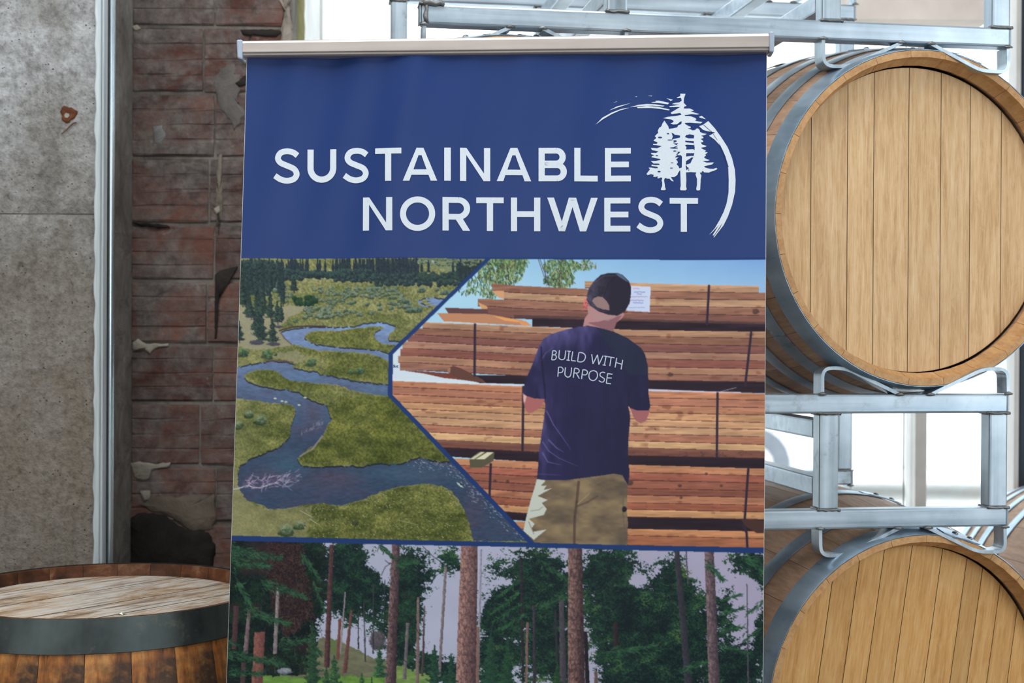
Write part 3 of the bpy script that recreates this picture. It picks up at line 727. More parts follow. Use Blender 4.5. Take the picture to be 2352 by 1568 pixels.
def fnoise(s, seed, octaves=3, ax=1.0, ay=1.0):
    t = 0; w = 1; tot = 0
    for k in range(octaves):
        t = t + w * vnoise(s * ax / 2 ** k, s * ay / 2 ** k, seed + k); tot += w; w *= 0.6
    return t / tot

def win(x0, y0, x1, y1):
    a = max(0, int(x0 - CX0) - 2); b = min(CW, int(x1 - CX0) + 3)
    c = max(0, int(y0 - CY0) - 2); d = min(CH, int(y1 - CY0) + 3)
    return (slice(c, max(c, d)), slice(a, max(a, b)))

def pmask(pts, jit=0.0, seed=0):
    p = np.array(pts, np.float32)
    s = win(p[:, 0].min() - jit, p[:, 1].min() - jit, p[:, 0].max() + jit, p[:, 1].max() + jit)
    x = XX[s]; y = YY[s]
    if jit:
        x = x + (vnoise(7, 7, seed + 5, x, y) - .5) * 2 * jit + (vnoise(3, 3, seed + 8, x, y) - .5) * jit
        y = y + (vnoise(7, 7, seed + 6, x, y) - .5) * 2 * jit + (vnoise(3, 3, seed + 9, x, y) - .5) * jit
    m = np.zeros(x.shape, bool)
    for i in range(len(p)):
        ax_, ay_ = p[i]; bx_, by_ = p[(i + 1) % len(p)]
        if ay_ == by_: continue
        c = (ay_ > y) != (by_ > y)
        m ^= c & (x < (bx_ - ax_) * (y - ay_) / (by_ - ay_) + ax_)
    return s, m

def put(s, m, col, k=1.0):
    a = (m.astype(np.float32) * k)[..., None]
    IMG[s] = IMG[s] * (1 - a) + np.asarray(col, np.float32) * a

def poly(pts, col, k=1.0, jit=0.0, seed=0):
    s, m = pmask(pts, jit, seed); put(s, m, col, k)

def zp(ox, oy, sc, pts): return [(ox + x / sc, oy + y / sc) for x, y in pts]
def Z1(p): return zp(530, 580, 4.9, p)
def Z2(p): return zp(860, 580, 4.9, p)
def Z4(p): return zp(860, 880, 4.1275, p)
def Z3(p): return zp(520, 880, 4.1275, p)
def Z5(p): return zp(1180, 580, 4.611, p)
def Z7(p): return zp(1180, 900, 4.354, p)
def Z9(p): return zp(510, 1230, 4.638, p)
def ZB(p): return zp(900, 1230, 4.639, p)
def ZC(p): return zp(1300, 1230, 4.638, p)

def line(pts, w, col, k=1.0, w1=None):
    for i in range(len(pts) - 1):
        (ax_, ay_), (bx_, by_) = pts[i], pts[i + 1]
        wa = w if w1 is None else w + (w1 - w) * i / (len(pts) - 1)
        wb = w if w1 is None else w + (w1 - w) * (i + 1) / (len(pts) - 1)
        s = win(min(ax_, bx_) - w - 1, min(ay_, by_) - w - 1, max(ax_, bx_) + w + 1, max(ay_, by_) + w + 1)
        x = XX[s]; y = YY[s]
        dx, dy = bx_ - ax_, by_ - ay_; L2 = dx * dx + dy * dy + 1e-6
        t = np.clip(((x - ax_) * dx + (y - ay_) * dy) / L2, 0, 1)
        d = np.hypot(x - ax_ - t * dx, y - ay_ - t * dy)
        put(s, np.clip((wa + (wb - wa) * t) / 2 - d + .5, 0, 1), col, k)

RS = np.random.RandomState(11)
def blob(x0, y0, rx, ry, lo, hi, k=1.0, rough=.45):
    s = win(x0 - rx * 1.5, y0 - ry * 1.5, x0 + rx * 1.5, y0 + ry * 1.5)
    x = XX[s]; y = YY[s]
    if x.size == 0: return
    q = int(RS.randint(9999))
    n = vnoise(3.2, 3.2, q, x, y) * .6 + vnoise(1.7, 1.7, q + 1, x, y) * .4
    d = ((x - x0) / rx) ** 2 + ((y - y0) / ry) ** 2 + (n - .5) * rough * 2
    m = np.clip((1.05 - d) * 3, 0, 1)
    t = np.clip(.5 - (y - y0) / ry * .45 - (x - x0) / rx * .15 + (n - .5) * 1.3, 0, 1)[..., None]
    c = np.asarray(lo, np.float32) * (1 - t) + np.asarray(hi, np.float32) * t
    a = (m * k)[..., None]
    IMG[s] = IMG[s] * (1 - a) + c * a

def conifer(x0, top, base, w, lo, hi, lean=0):
    h = base - top
    s = win(x0 - w - abs(lean), top, x0 + w + abs(lean), base)
    x = XX[s]; y = YY[s]
    if x.size == 0: return
    q = int(RS.randint(9999))
    t = (y - top) / h
    n = vnoise(2.2, 1.5, q, x, y) * .6 + vnoise(4.5, 2.5, q + 1, x, y) * .4
    tier = .78 + .3 * np.sin(t * h / 2.6 + n * 3)
    half = w * (np.clip(t, 0, 1) ** .8) * tier * (.25 + 1.35 * n) * (.8 + .35 * vnoise(1.6, 1.3, q + 2, x, y))
    xc = x0 + lean * (1 - t)
    m = (np.abs(x - xc) < half + .8) & (t > 0) & (t < 1)
    k = np.clip(n * 1.3 - .25 - (x - xc) / (w * 3), 0, 1)[..., None]
    c = np.asarray(lo, np.float32) * (1 - k) + np.asarray(hi, np.float32) * k
    a = m.astype(np.float32)[..., None]
    IMG[s] = IMG[s] * (1 - a) + c * a

def mixc(a, b, t):
    return np.asarray(a, np.float32) * (1 - t[..., None]) + np.asarray(b, np.float32) * t[..., None]

def edge_of(m, dy, dx=0):
    return m & ~np.roll(np.roll(m, dy, 0), dx, 1)

def paint_river():
    global IMG
    g = fnoise(26, 3, 4, 1.6, .8); f = fnoise(3.0, 7, 2); g2 = fnoise(60, 40, 2)
    ty = np.clip((YY - 640) / 560, 0, 1)
    far = mixc((100, 106, 66), (138, 136, 98), np.clip(g * 1.6 - .3, 0, 1))
    near = mixc((66, 74, 36), (122, 122, 74), np.clip(g * 1.6 - .3, 0, 1))
    base = far * (1 - np.clip(ty * 1.6, 0, 1)[..., None]) + near * np.clip(ty * 1.6, 0, 1)[..., None]
    base *= (.66 + .68 * f)[..., None]
    lefty = np.clip((620 - XX) / 120, 0, 1) * np.clip((YY - 700) / 40, 0, 1) * (.4 + .6 * g2)
    base = base * (1 - .6 * lefty[..., None]) + np.array((140, 138, 108)) * .6 * lefty[..., None]
    IMG[:] = base
    # pale dry ground on the left bank and far field
    for p, c, k in ((Z1([(60, 560), (300, 700), (560, 600), (900, 590), (820, 640), (620, 760), (520, 860), (700, 1040), (420, 1090), (60, 1060)]), (146, 140, 124), .75),
                    (Z1([(430, 1160), (700, 1090), (860, 1180), (820, 1230), (700, 1240), (560, 1200)]), (140, 135, 118), .6),
                    (Z2([(480, 90), (1100, 70), (1250, 70), (1080, 240), (940, 250), (760, 190), (520, 130)]), (112, 124, 98), .8),
                    (Z2([(560, 95), (700, 90), (720, 115), (600, 120)]), (160, 165, 180), .9),
                    (Z2([(470, 62), (1200, 66), (1160, 95), (900, 100), (520, 86)]), (84, 100, 88), .7)):
        poly(p, c, k, 3, 5)
    poly([(520, 1060), (549, 1074), (547, 1112), (568, 1149), (620, 1168), (720, 1160), (700, 1250), (520, 1250)], (146, 140, 112), .45, 4, 3)
    # lush green tongues
    for p, k in ((Z3([(1000, 345), (1100, 120), (1536, 130), (1651, 260), (1651, 740), (850, 780), (680, 720), (930, 480)]), .6),
                 (Z4([(0, 130), (160, 130), (420, 430), (700, 740), (420, 700), (200, 760), (0, 760)]), .6),
                 (Z1([(830, 950), (900, 890), (1250, 870), (1680, 840), (1620, 930), (1720, 1040), (1840, 1050), (1780, 1120), (1300, 1060), (950, 1020)]), .5),
                 (Z1([(650, 1040), (900, 1080), (1200, 1120), (1700, 1190), (1780, 1240), (1780, 1470), (1400, 1420), (1100, 1380), (1100, 1200), (800, 1120)]), .45),
                 (Z1([(150, 1400), (260, 1320), (430, 1310), (560, 1380), (700, 1450), (1100, 1490), (1100, 1568), (500, 1520)]), .5),
                 ([(1080, 1241), (860, 1240), (700, 1240), (800, 1160), (960, 1120), (1030, 1130), (1060, 1180)], .35)):
        s, m = pmask(p, 4, 9)
        c = mixc((58, 68, 28), (108, 110, 50), np.clip(g[s] * 1.7 - .4, 0, 1)) * (.6 + .74 * f[s])[..., None]
        put(s, m, c, k)
    # far trees and shrubs ------------------------------------------------------
    for i in range(420):
        x = RS.uniform(548, 1082); y = 590 + RS.uniform(0, 8)
        top = RS.uniform(590, 606) if x < 690 else RS.uniform(591, 598)
        if 690 < x < 770 and RS.rand() < .8: continue
        if x > 962 and RS.rand() < .93: continue
        conifer(x, top, 645 if 770 < x < 965 else 628 + RS.uniform(-4, 4), RS.uniform(2.5, 5.5), (30, 38, 52), (54, 70, 74))
    for i in range(300):
        x = RS.uniform(548, 1064); u = RS.rand()
        if x < 640: y = 600 + u * 62
        elif x < 770: y = 620 + u * 20
        elif x < 860: y = 622 + u * 24
        else: y = 630 + u * 26 - (x - 960) * .02
        if 690 < x < 768: y = 626 + u * 10
        blob(x, y, RS.uniform(4, 9), RS.uniform(4, 8), (30, 40, 50), (62, 84, 80), 1, .5)
    for i in range(60):
        blob(RS.uniform(962, 1060), RS.uniform(632, 652) , RS.uniform(4, 8), RS.uniform(4, 7), (32, 42, 50), (58, 82, 72))
    for i in range(40): conifer(RS.uniform(1050, 1110), RS.uniform(596, 610), RS.uniform(625, 660), 5, (30, 40, 50), (50, 66, 66))
    sh_lo, sh_hi = (52, 66, 56), (126, 140, 122)
    def bush(x, y, r, hi=sh_hi, lo=sh_lo):
        s = win(x - r * 2, y - r, x + r * 2, y + r * 1.4)
        blob(x - r * .3, y + r * .55, r * 1.05, r * .35, (44, 56, 40), (50, 60, 42), .7)
        blob(x, y, r, r * .75, lo, hi)
    for (x0, y0, x1, y1, n, r0, r1) in ((590, 650, 660, 668, 34, 3, 6), (715, 658, 815, 698, 56, 3, 6), (790, 660, 925, 685, 90, 3, 6),
                                        (700, 704, 765, 730, 46, 4, 7), (770, 712, 860, 724, 18, 4, 6), (895, 685, 945, 706, 14, 4, 7),
                                        (960, 596, 1100, 612, 60, 2, 4), (640, 675, 672, 695, 14, 3, 6)):
        L = sorted([(RS.uniform(y0, y1), RS.uniform(x0, x1)) for _ in range(n)])
        for y, x in L:
            if x0 == 715 and x > 790 and y < 665: continue
            bush(x, y, RS.uniform(r0, r1))
    for (x, y, r) in ((970, 666, 9), (1005, 666, 5), (934, 692, 8), (908, 698, 6), (900, 708, 6), (875, 709, 6), (845, 699, 5), (950, 712, 10), (962, 711, 10), (940, 713, 7),
                      (1020, 672, 8), (1028, 672, 8), (872, 700, 5)):
        bush(x, y, r, (110, 130, 112), (44, 60, 58))
    for (x, y, r) in ((560, 809, 13), (614, 812, 12), (619, 819, 8), (633, 814, 4), (716, 832, 12), (807, 853, 7), (828, 851, 11), (679, 736, 6), (663, 742, 4), (575, 948, 0.1)):
        bush(x, y, r, (100, 128, 88), (38, 56, 46))
    s = (665, 675, 730, 701)
    for i in range(26): blob(RS.uniform(675, 725), RS.uniform(682, 697), 6, 7, (24, 40, 38), (48, 80, 52))
    # left stand of conifers
    for i in range(170):
        xx = RS.uniform(545, 545 + 105 * RS.rand() ** .5); yy = RS.uniform(604, 640 + max(0, 640 - xx) * .42); blob(xx, yy, RS.uniform(5, 9), RS.uniform(5, 9), (26, 36, 46), (58, 78, 74), 1, .6)
    for i in range(40):
        xx = RS.uniform(545, 650); conifer(xx, RS.uniform(600, 640), RS.uniform(655, 690), 6, (28, 38, 48), (58, 78, 74))
    for (x, t, b, w) in ((556, 600, 700, 16), (570, 668, 722, 14), (590, 655, 735, 18), (604, 660, 720, 16), (620, 668, 730, 13), (636, 690, 740, 12), (645, 695, 735, 9), (674, 632, 667, 10),
                         (673, 640, 668, 11), (648, 668, 698, 7), (600, 720, 782, 18), (585, 730, 758, 14), (625, 730, 785, 16), (575, 690, 728, 13), (548, 735, 782, 14), (592, 720, 770, 16)):
        line([(x, (t + b) / 2), (x + 2, b + 5)], 2, (60, 50, 50))
        conifer(x, t, b, w, (24, 34, 42), (62, 82, 72)); conifer(x + 1, t + (b - t) * .25, b, w * .8, (26, 36, 42), (66, 88, 74))
    for (x, y, rx, ry) in ((590, 786, 18, 6), (628, 790, 16, 5), (640, 750, 12, 3), (575, 727, 14, 3)): blob(x, y, rx, ry, (50, 52, 70), (64, 62, 80), .85)
    # water ---------------------------------------------------------------------
    A = Z1([(560, 900), (620, 870), (750, 850), (900, 832), (1100, 838), (1250, 838), (1400, 830), (1500, 800), (1620, 785), (1690, 780), (1780, 800), (1865, 835), (1850, 870), (1790, 920), (1775, 950), (1790, 990), (1900, 1000), (1990, 1000), (1990, 1060), (1850, 1040), (1720, 1030), (1640, 990), (1618, 930), (1640, 890), (1730, 850), (1690, 832), (1560, 835), (1400, 850), (1230, 880), (1000, 875), (900, 885), (840, 920), (825, 950), (860, 990), (950, 1030), (1100, 1050), (1300, 1070), (1500, 1080), (1700, 1110), (1790, 1135), (1790, 1225), (1700, 1180), (1550, 1135), (1350, 1115), (1150, 1105), (1000, 1100), (870, 1070), (760, 1045), (680, 1030), (610, 970), (575, 930)])
    B = [(518, 850), (538, 846), (560, 839), (591, 833), (612, 829), (636, 828), (661, 831), (675, 835), (673, 845), (699, 850), (730, 853), (736, 860), (765, 864), (806, 872), (856, 879), (893, 882), (893, 910), (835, 902), (798, 892), (772, 884), (754, 882), (713, 879), (673, 874), (652, 868), (644, 858), (628, 850), (611, 847), (581, 850), (563, 858), (560, 868), (571, 876), (601, 886), (632, 892), (670, 897), (690, 902), (699, 911), (728, 923), (751, 931), (756, 948), (762, 963), (752, 977), (745, 994), (726, 1020), (699, 1037), (683, 1053), (694, 1068), (726, 1071), (786, 1069), (835, 1070), (866, 1063), (896, 1065), (920, 1064), (940, 1057), (962, 1049), (981, 1053), (1005, 1059), (1042, 1061), (1222, 1243), (1088, 1242), (1078, 1202), (1066, 1170), (1051, 1146), (1039, 1129), (1015, 1116), (996, 1111), (969, 1111), (932, 1115), (896, 1122), (860, 1134), (835, 1146), (777, 1161), (750, 1156), (726, 1156), (690, 1160), (656, 1168), (617, 1167), (600, 1158), (568, 1149), (556, 1132), (547, 1112), (547, 1093), (549, 1074), (576, 1052), (605, 1041), (641, 1026), (663, 1008), (668, 996), (668, 977), (677, 953), (680, 938), (665, 928), (617, 925), (581, 919), (539, 914), (515, 912)]
    C = Z2([(490, 545), (560, 515), (700, 510), (745, 515), (800, 520), (780, 600), (700, 600), (640, 590), (590, 565), (600, 545), (650, 532), (560, 532), (520, 560), (600, 600), (690, 628), (600, 615), (530, 600), (500, 570)])
    full = np.zeros((CH, CW), bool)
    for p, j in ((A, 1.0), (B, 1.8), (C, .5)):
        s, m = pmask(p, j, 2); full[s] |= m
    n1 = fnoise(40, 61, 3, 2.2, .6); n2 = fnoise(4, 65, 2, 2.5, .8)
    t = np.clip((YY - 760) / 260, 0, 1)
    wcol = mixc((116, 140, 184), (50, 66, 92), t)
    wcol = wcol * (1 - np.clip((n1 - .35) * 1.2, 0, .6)[..., None]) + np.array((78, 70, 96)) * np.clip((n1 - .35) * 1.2, 0, .6)[..., None] * (.4 + .6 * t[..., None]) \
        + wcol * np.clip((n1 - .35) * 1.2, 0, .6)[..., None] * (.6 - .6 * t[..., None])
    teal = np.exp(-(((XX - 660) / 45) ** 2 + ((YY - 1070) / 35) ** 2)) * .6 + np.exp(-(((XX - 930) / 120) ** 2 + ((YY - 1085) / 22) ** 2)) * .5
    wcol = wcol * (1 - teal[..., None]) + np.array((62, 92, 116)) * teal[..., None]
    mud = np.exp(-(((XX - 760) / 60) ** 2 + ((YY - 1095) / 18) ** 2)) * .6 + np.exp(-(((XX - 720) / 22) ** 2 + ((YY - 955) / 25) ** 2)) * .5 + np.exp(-(((XX - 615) / 40) ** 2 + ((YY - 1095) / 14) ** 2)) * .5 \
        + np.exp(-(((XX - 1090) / 26) ** 2 + ((YY - 1160) / 70) ** 2)) * .4
    wcol = wcol * (1 - mud[..., None]) + np.array((84, 68, 88)) * mud[..., None]
    wcol *= (.88 + .24 * n2)[..., None]
    sh = np.roll(full, 3, 0) & np.roll(full, -1, 0)
    a = full.astype(np.float32)[..., None]
    IMG[:] = IMG * (1 - a) + wcol * a
    up = full & ~np.roll(full, 3, 0) & (fnoise(9, 71, 2) > .33)
    IMG[up] = IMG[up] * .3 + np.array((20, 20, 28)) * .6
    dn = ~full & np.roll(full, 2, 0) & (fnoise(9, 75, 2) > .45)
    IMG[dn] = IMG[dn] * .6 + np.array((150, 145, 130)) * .4
    # stony cut bank
    line(Z1([(545, 880), (600, 860), (700, 835), (900, 825), (1070, 830)]), 3.2, (64, 50, 62)); line(Z1([(560, 900), (600, 960), (680, 1030)]), 3.5, (96, 80, 90), .8)
    line(Z1([(400, 1215), (600, 1215), (700, 1235)]), 3.0, (92, 62, 70), .8)
    line(Z3([(700, 690), (820, 620), (910, 500)]), 3.5, (150, 138, 140), .7); line(Z3([(880, 1060), (1500, 1000)]), .1, (0, 0, 0), 0)
    # glitter on the rapid
    for i in range(300):
        u = RS.rand()
        x = 955 + u * 250 + RS.normal() * 12; y = 1060 + max(0, u - .25) * 240 + RS.normal() * 10
        xi, yi = int(x - CX0), int(y - CY0)
        if 0 <= xi < CW - 3 and 0 <= yi < CH and full[yi, xi] and x < 1042 + (y - 1061) * .95:
            line([(x, y), (x + RS.uniform(1, 4), y + RS.uniform(0, 2))], RS.uniform(.5, 1.2), (176, 180, 204), .85)
    for i in range(420):
        x = RS.uniform(700, 1075); y = RS.uniform(1125, 1240)
        xi, yi = int(x - CX0), int(y - CY0)
        if not full[yi, xi]: IMG[yi, xi:xi + 2] = (190, 190, 160)
    # drift wood
    wcolr = (164, 154, 184)
    line(Z3([(60, 1005), (120, 995), (210, 965), (250, 985), (320, 990), (420, 955), (500, 940)]), 2.6, (176, 170, 186))
    for i in range(150):
        u = RS.rand(); x = 150 + u * 520; y = 960 - u * 60 + RS.normal() * 34
        an = -.45 + RS.normal() * .7; L = RS.uniform(20, 80)
        line(Z3([(x, y), (x + L * np.cos(an), y + L * np.sin(an))]), RS.uniform(.9, 1.7), wcolr if RS.rand() < .6 else (92, 76, 108), .8)
    for i in range(34):
        u = RS.rand(); x = 700 + u * 220; y = 485 - u * 110 + RS.normal() * 14; an = -1.1 + RS.normal() * .6; L = RS.uniform(10, 36)
        line(Z3([(x, y), (x + L * np.cos(an), y + L * np.sin(an))]), .8, (160, 148, 176), .7)
    line(Z3([(700, 1205), (820, 1270)]), 1.2, (190, 185, 170), .9); line(Z3([(795, 1285), (868, 1332)]), 1.5, (190, 185, 165), .9)
    line(Z4([(240, 1300), (340, 1320), (415, 1342)]), 1.0, (170, 165, 140), .9)
    # people on boats, small shapes
    for (x, y) in ((632, 915), (648, 921), (657, 923), (687, 930), (701, 913)): blob(x, y, 4, 2.2, (130, 140, 120), (215, 220, 215), 1, .4)
    poly(Z4([(775, 935), (800, 945), (830, 970), (848, 992), (815, 982), (790, 960)]), (170, 190, 180)); blob(1058, 1112, 2, 2, (20, 20, 30), (30, 30, 40))
    for (x, y, r) in ((573, 950, 11), (600, 963, 14), (547, 975, 12), (660, 1215, 18), (690, 1205, 12), (1078, 1232, .1)):
        blob(x - r * .2, y + r * .5, r * 1.1, r * .5, (34, 46, 30), (44, 58, 36), .85); blob(x, y, r, r * .85, (46, 66, 48), (136, 146, 118), .9, .7)
    blob(816, 1200, 8, 7, (40, 46, 34), (70, 74, 56), .8)

def rows_at(tab, x):
    ks = sorted(tab)
    return [np.interp(x, ks, [tab[k][i] for k in ks]) for i in range(len(tab[ks[0]]))]

def paint_lumber():
    keep = IMG.copy()
    t = np.clip((XX - 1100) / 650, 0, 1)
    IMG[:] = mixc((148, 190, 222), (116, 154, 208), t) * (.985 + .03 * fnoise(40, 90, 2))[..., None]
    IMG[:] = IMG * (1 - np.clip((YY - 600) / 160, 0, .35)[..., None]) + np.array((176, 208, 230)) * np.clip((YY - 600) / 160, 0, .35)[..., None]
    # foliage
    for (cx, cy, rx, ry, n) in ((1150, 620, 55, 34, 800), (1175, 600, 40, 16, 300), (1110, 650, 36, 24, 150), (1130, 672, 28, 14, 90), (1290, 610, 42, 20, 380), (1285, 640, 36, 18, 330), (1340, 606, 30, 12, 90), (1075, 668, 24, 8, 30)):
        for i in range(n):
            an = RS.rand() * 6.28; q = RS.rand() ** .6
            x = cx + rx * q * np.cos(an); y = cy + ry * q * np.sin(an)
            c = ((58, 88, 62), (84, 116, 70), (120, 146, 96), (40, 60, 48), (150, 160, 120), (92, 84, 58))[RS.randint(6)]
            line([(x, y), (x + RS.normal() * 2, y + RS.uniform(2, 7))], RS.uniform(1.2, 2.8), c, .9)
    for p in ([(1236, 594), (1252, 640), (1262, 656)], [(1250, 594), (1254, 650)], [(1290, 594), (1283, 655)], [(1240, 594), (1262, 655)]): line(p, 1.3, (54, 42, 54), .9)
    g = fnoise(34, 120, 3, 3.0, .25); gf = fnoise(6, 124, 2, 5, .5); kn = fnoise(16, 130, 2, 1.6, .8)
    pal = [(186, 146, 120), (148, 106, 90), (178, 128, 100), (128, 88, 78), (196, 156, 126), (160, 108, 84), (140, 100, 88), (188, 140, 110)]
    def board(y0, y1, xs, xe, col, top_hi=.0):
        m = (YY >= y0) & (YY < y1) & (XX >= xs) & (XX < xe)
        v = (.72 + .34 * g + .2 * gf)[..., None]
        c = np.asarray(col, np.float32) * v
        kk = np.clip((kn - .76) * 5, 0, .5)[..., None]
        c = c * (1 - kk) + np.array((112, 66, 54)) * kk
        IMG[m] = c[m]
        h = np.maximum(y1 - y0, 1); u = (YY - y0) / h
        ln = m & ((y1 - YY) < 1.7)
        IMG[ln] = IMG[ln] * .42 + np.array((20, 8, 16))
        hi = m & (u < .14)
        IMG[hi] = IMG[hi] * 1.07
    def lines(tab, cols, left=None, right=None):
        ys = rows_at(tab, XX)
        for i in range(len(ys) - 1):
            board(ys[i], ys[i + 1], (left[i] if left else 890), (right[i] if right else 1800), cols[i])
        return ys
    dark = (40, 30, 40)
    def band(ta, tb, x0=890, x1=1800, col=dark, k=1.0):
        a = rows_at({q: [ta[q]] for q in ta}, XX)[0]; b = rows_at({q: [tb[q]] for q in tb}, XX)[0]
        m = (YY >= a) & (YY < b) & (XX > x0) & (XX < x1)
        IMG[m] = IMG[m] * (1 - k) + (np.array(col) * (.8 + .5 * g)[..., None])[m] * k
    # gap of light behind the second bundle, left
    poly([(900, 800), (930, 800), (945, 850), (1010, 866), (1120, 880), (1260, 884), (1260, 890), (900, 878)], (196, 208, 226))
    W = [(186, 142, 110), (140, 96, 80), (176, 130, 100), (150, 104, 88), (134, 92, 82)]
    # topmost bundle
    lines({1131: [650, 668, 687, 704, 727], 1180: [655, 672, 688, 708, 731], 1450: [668, 685, 702.5, 718, 741], 1755: [673, 690, 707.5, 726, 745]},
          [(140, 98, 84), (168, 132, 108), (142, 100, 86), (118, 80, 74)], [1131, 1158, 1098, 1120])
    poly([(1131, 668), (1158, 668), (1158, 686), (1145, 683)], (196, 146, 112)); poly([(1098, 694), (1120, 704), (1120, 716), (1108, 712)], (196, 146, 104))
    lines({1344: [645, 661], 1450: [649, 668], 1755: [657, 674]}, [(176, 136, 112)], [1344], [1743])
    poly([(1022, 707), (1120, 710), (1122, 722), (1030, 719)], (92, 62, 66)); poly([(1004, 719), (1120, 721), (1200, 735), (1220, 748), (1020, 738)], (176, 124, 98))
    poly([(1130, 724), (1200, 736), (1212, 742), (1160, 736)], (214, 150, 96)); poly([(1188, 735), (1208, 737), (1222, 748), (1200, 747)], (206, 140, 96))
    band({1180: 728, 1260: 730, 1450: 736, 1755: 745}, {1180: 748, 1260: 750, 1450: 757, 1755: 762}, 1222)
    band({1180: 722, 1260: 724, 1450: 732, 1755: 740}, {1180: 730, 1260: 732, 1450: 738, 1755: 746}, 1180, col=(60, 44, 48), k=.65)
    line([(982, 739), (1060, 741), (1120, 744)], 1.6, (196, 190, 196))
    T2 = {960: [740, 754.5, 770, 785, 802, 818, 834, 851], 1180: [748, 764, 780.6, 797, 813, 830.5, 848, 862], 1450: [757, 772.5, 789, 807.6, 824, 842, 858.6, 873], 1755: [762, 778, 796, 813, 830, 848, 864, 878]}
    lines(T2, [(166, 126, 104), (132, 92, 78), (122, 80, 76), (158, 118, 102), (134, 84, 76), (160, 118, 98), (140, 98, 86)], [972, 952, 938, 926, 921, 916, 920])
    poly([(925, 851), (960, 852), (1040, 858), (1100, 876), (1020, 868), (975, 858)], (110, 60, 54)); 
    band({960: 851, 1100: 862, 1180: 862, 1450: 873, 1755: 878}, {960: 851, 1040: 858, 1100: 879, 1180: 881, 1450: 892, 1755: 903}, 1040)
    poly([(1028, 846), (1042, 840), (1060, 846), (1110, 872), (1118, 880), (1060, 872), (1030, 856)], (92, 62, 56)); poly([(1028, 846), (1036, 844), (1034, 856), (1029, 857)], (150, 110, 90))
    line([(905, 872), (1000, 876), (1090, 879)], 2.4, (206, 214, 228)); line([(1120, 884), (1200, 886)], 2.6, (200, 206, 222)); line([(1490, 895), (1640, 901), (1700, 902)], 4, (196, 190, 216)); line([(1652, 900), (1690, 890)], 1, (190, 186, 200))
    T3 = {905: [875, 889, 906, 923, 938, 955, 972, 989, 1006, 1022], 1200: [887, 903, 920, 936, 952, 969, 987, 1003, 1020, 1037], 1450: [897, 913, 930.7, 947, 962.5, 979, 996, 1012.8, 1028.6, 1047], 1755: [903.5, 920, 937, 954, 971, 987, 1004, 1021.5, 1037, 1053]}
    lines(T3, [(180, 122, 96), (166, 112, 94), (170, 118, 94), (184, 138, 106), (186, 142, 112), (188, 146, 116), (166, 112, 92), (196, 156, 120), (116, 76, 68)])
    band({905: 1022, 1200: 1037, 1450: 1047, 1755: 1053}, {905: 1040, 1200: 1059, 1450: 1067, 1755: 1076})
    T4 = {1040: [1052, 1068, 1084, 1100, 1117, 1134, 1150, 1166], 1200: [1059, 1077, 1094, 1112, 1130, 1147, 1163.5, 1179], 1450: [1067, 1085, 1103, 1122, 1137, 1155, 1170, 1187], 1755: [1076, 1093.5, 1110, 1128, 1143, 1161, 1176, 1193]}
    lines(T4, [(176, 122, 94), (154, 92, 78), (142, 88, 74), (132, 82, 70), (168, 114, 90), (150, 90, 72), (188, 140, 104)])
    band({1040: 1166, 1200: 1179, 1450: 1187, 1755: 1193}, {1040: 1182, 1200: 1196, 1450: 1214, 1755: 1220})
    lines({1200: [1198, 1215, 1240], 1450: [1214, 1230, 1252], 1755: [1220, 1237.5, 1262]}, [(182, 126, 92), (156, 98, 74)])
    poly([(1700, 1190), (1757, 1196), (1757, 1224), (1738, 1224), (1712, 1208)], (70, 48, 46))
    strap = (48, 38, 54)
    for p in ([(1091, 745), (1090, 862)], [(1629, 656), (1624, 744)], [(1725, 764), (1711, 886)], [(1648, 903), (1646, 1050)], [(1718, 1077), (1710, 1190)], [(1706, 1205), (1714, 1222), (1716, 1258)], [(1202, 888), (1200, 1036)], [(1127, 1066), (1124, 1142)]): line(p, 5.5, strap)
    poly([(1078, 1054), (1100, 1037), (1136, 1038), (1133, 1058), (1106, 1074), (1080, 1073)], (84, 80, 66)); poly([(1079, 1054), (1104, 1038), (1113, 1038), (1088, 1055)], (196, 192, 168)); poly([(1091, 1055), (1118, 1039), (1134, 1038), (1112, 1055)], (206, 202, 178))
    for (x, y, r) in ((1561, 1115, 5), (1657, 1115, 4), (1564, 1143, 4), (1137, 1104, 4), (1166, 1105, 4), (1535, 1216, .1), (1735, 715, 8), (1622, 1088, 4), (1447, 1108, 8), (1529, 996, .1), (1505, 985, 2), (1540, 860, 7), (1380, 1, .1)): blob(x, y, r, r * .8, (62, 46, 46), (84, 60, 56), .8)
    for i in range(60): blob(RS.uniform(1220, 1755), RS.uniform(1037, 1047), RS.uniform(2, 7), 2, (60, 40, 46), (120, 84, 80), .45)
    # paper note
    poly(Z5([(1230, 350), (1452, 360), (1440, 628), (1190, 612)]), (186, 196, 228))
    for (y, x0, x1, c) in ((378, 1268, 1320, (190, 110, 130)), (415, 1275, 1390, (90, 96, 160)), (437, 1310, 1350, (90, 96, 160)), (465, 1240, 1410, (150, 110, 150)), (505, 1240, 1375, (120, 100, 160)), (530, 1265, 1365, (90, 96, 170)), (580, 1220, 1385, (130, 140, 190))):
        x = x0
        while x < x1:
            w_ = RS.uniform(6, 16); line(Z5([(x, y + RS.uniform(-4, 4)), (x + w_, y + RS.uniform(-4, 4))]), 1.4, c, .75); x += w_ + 3
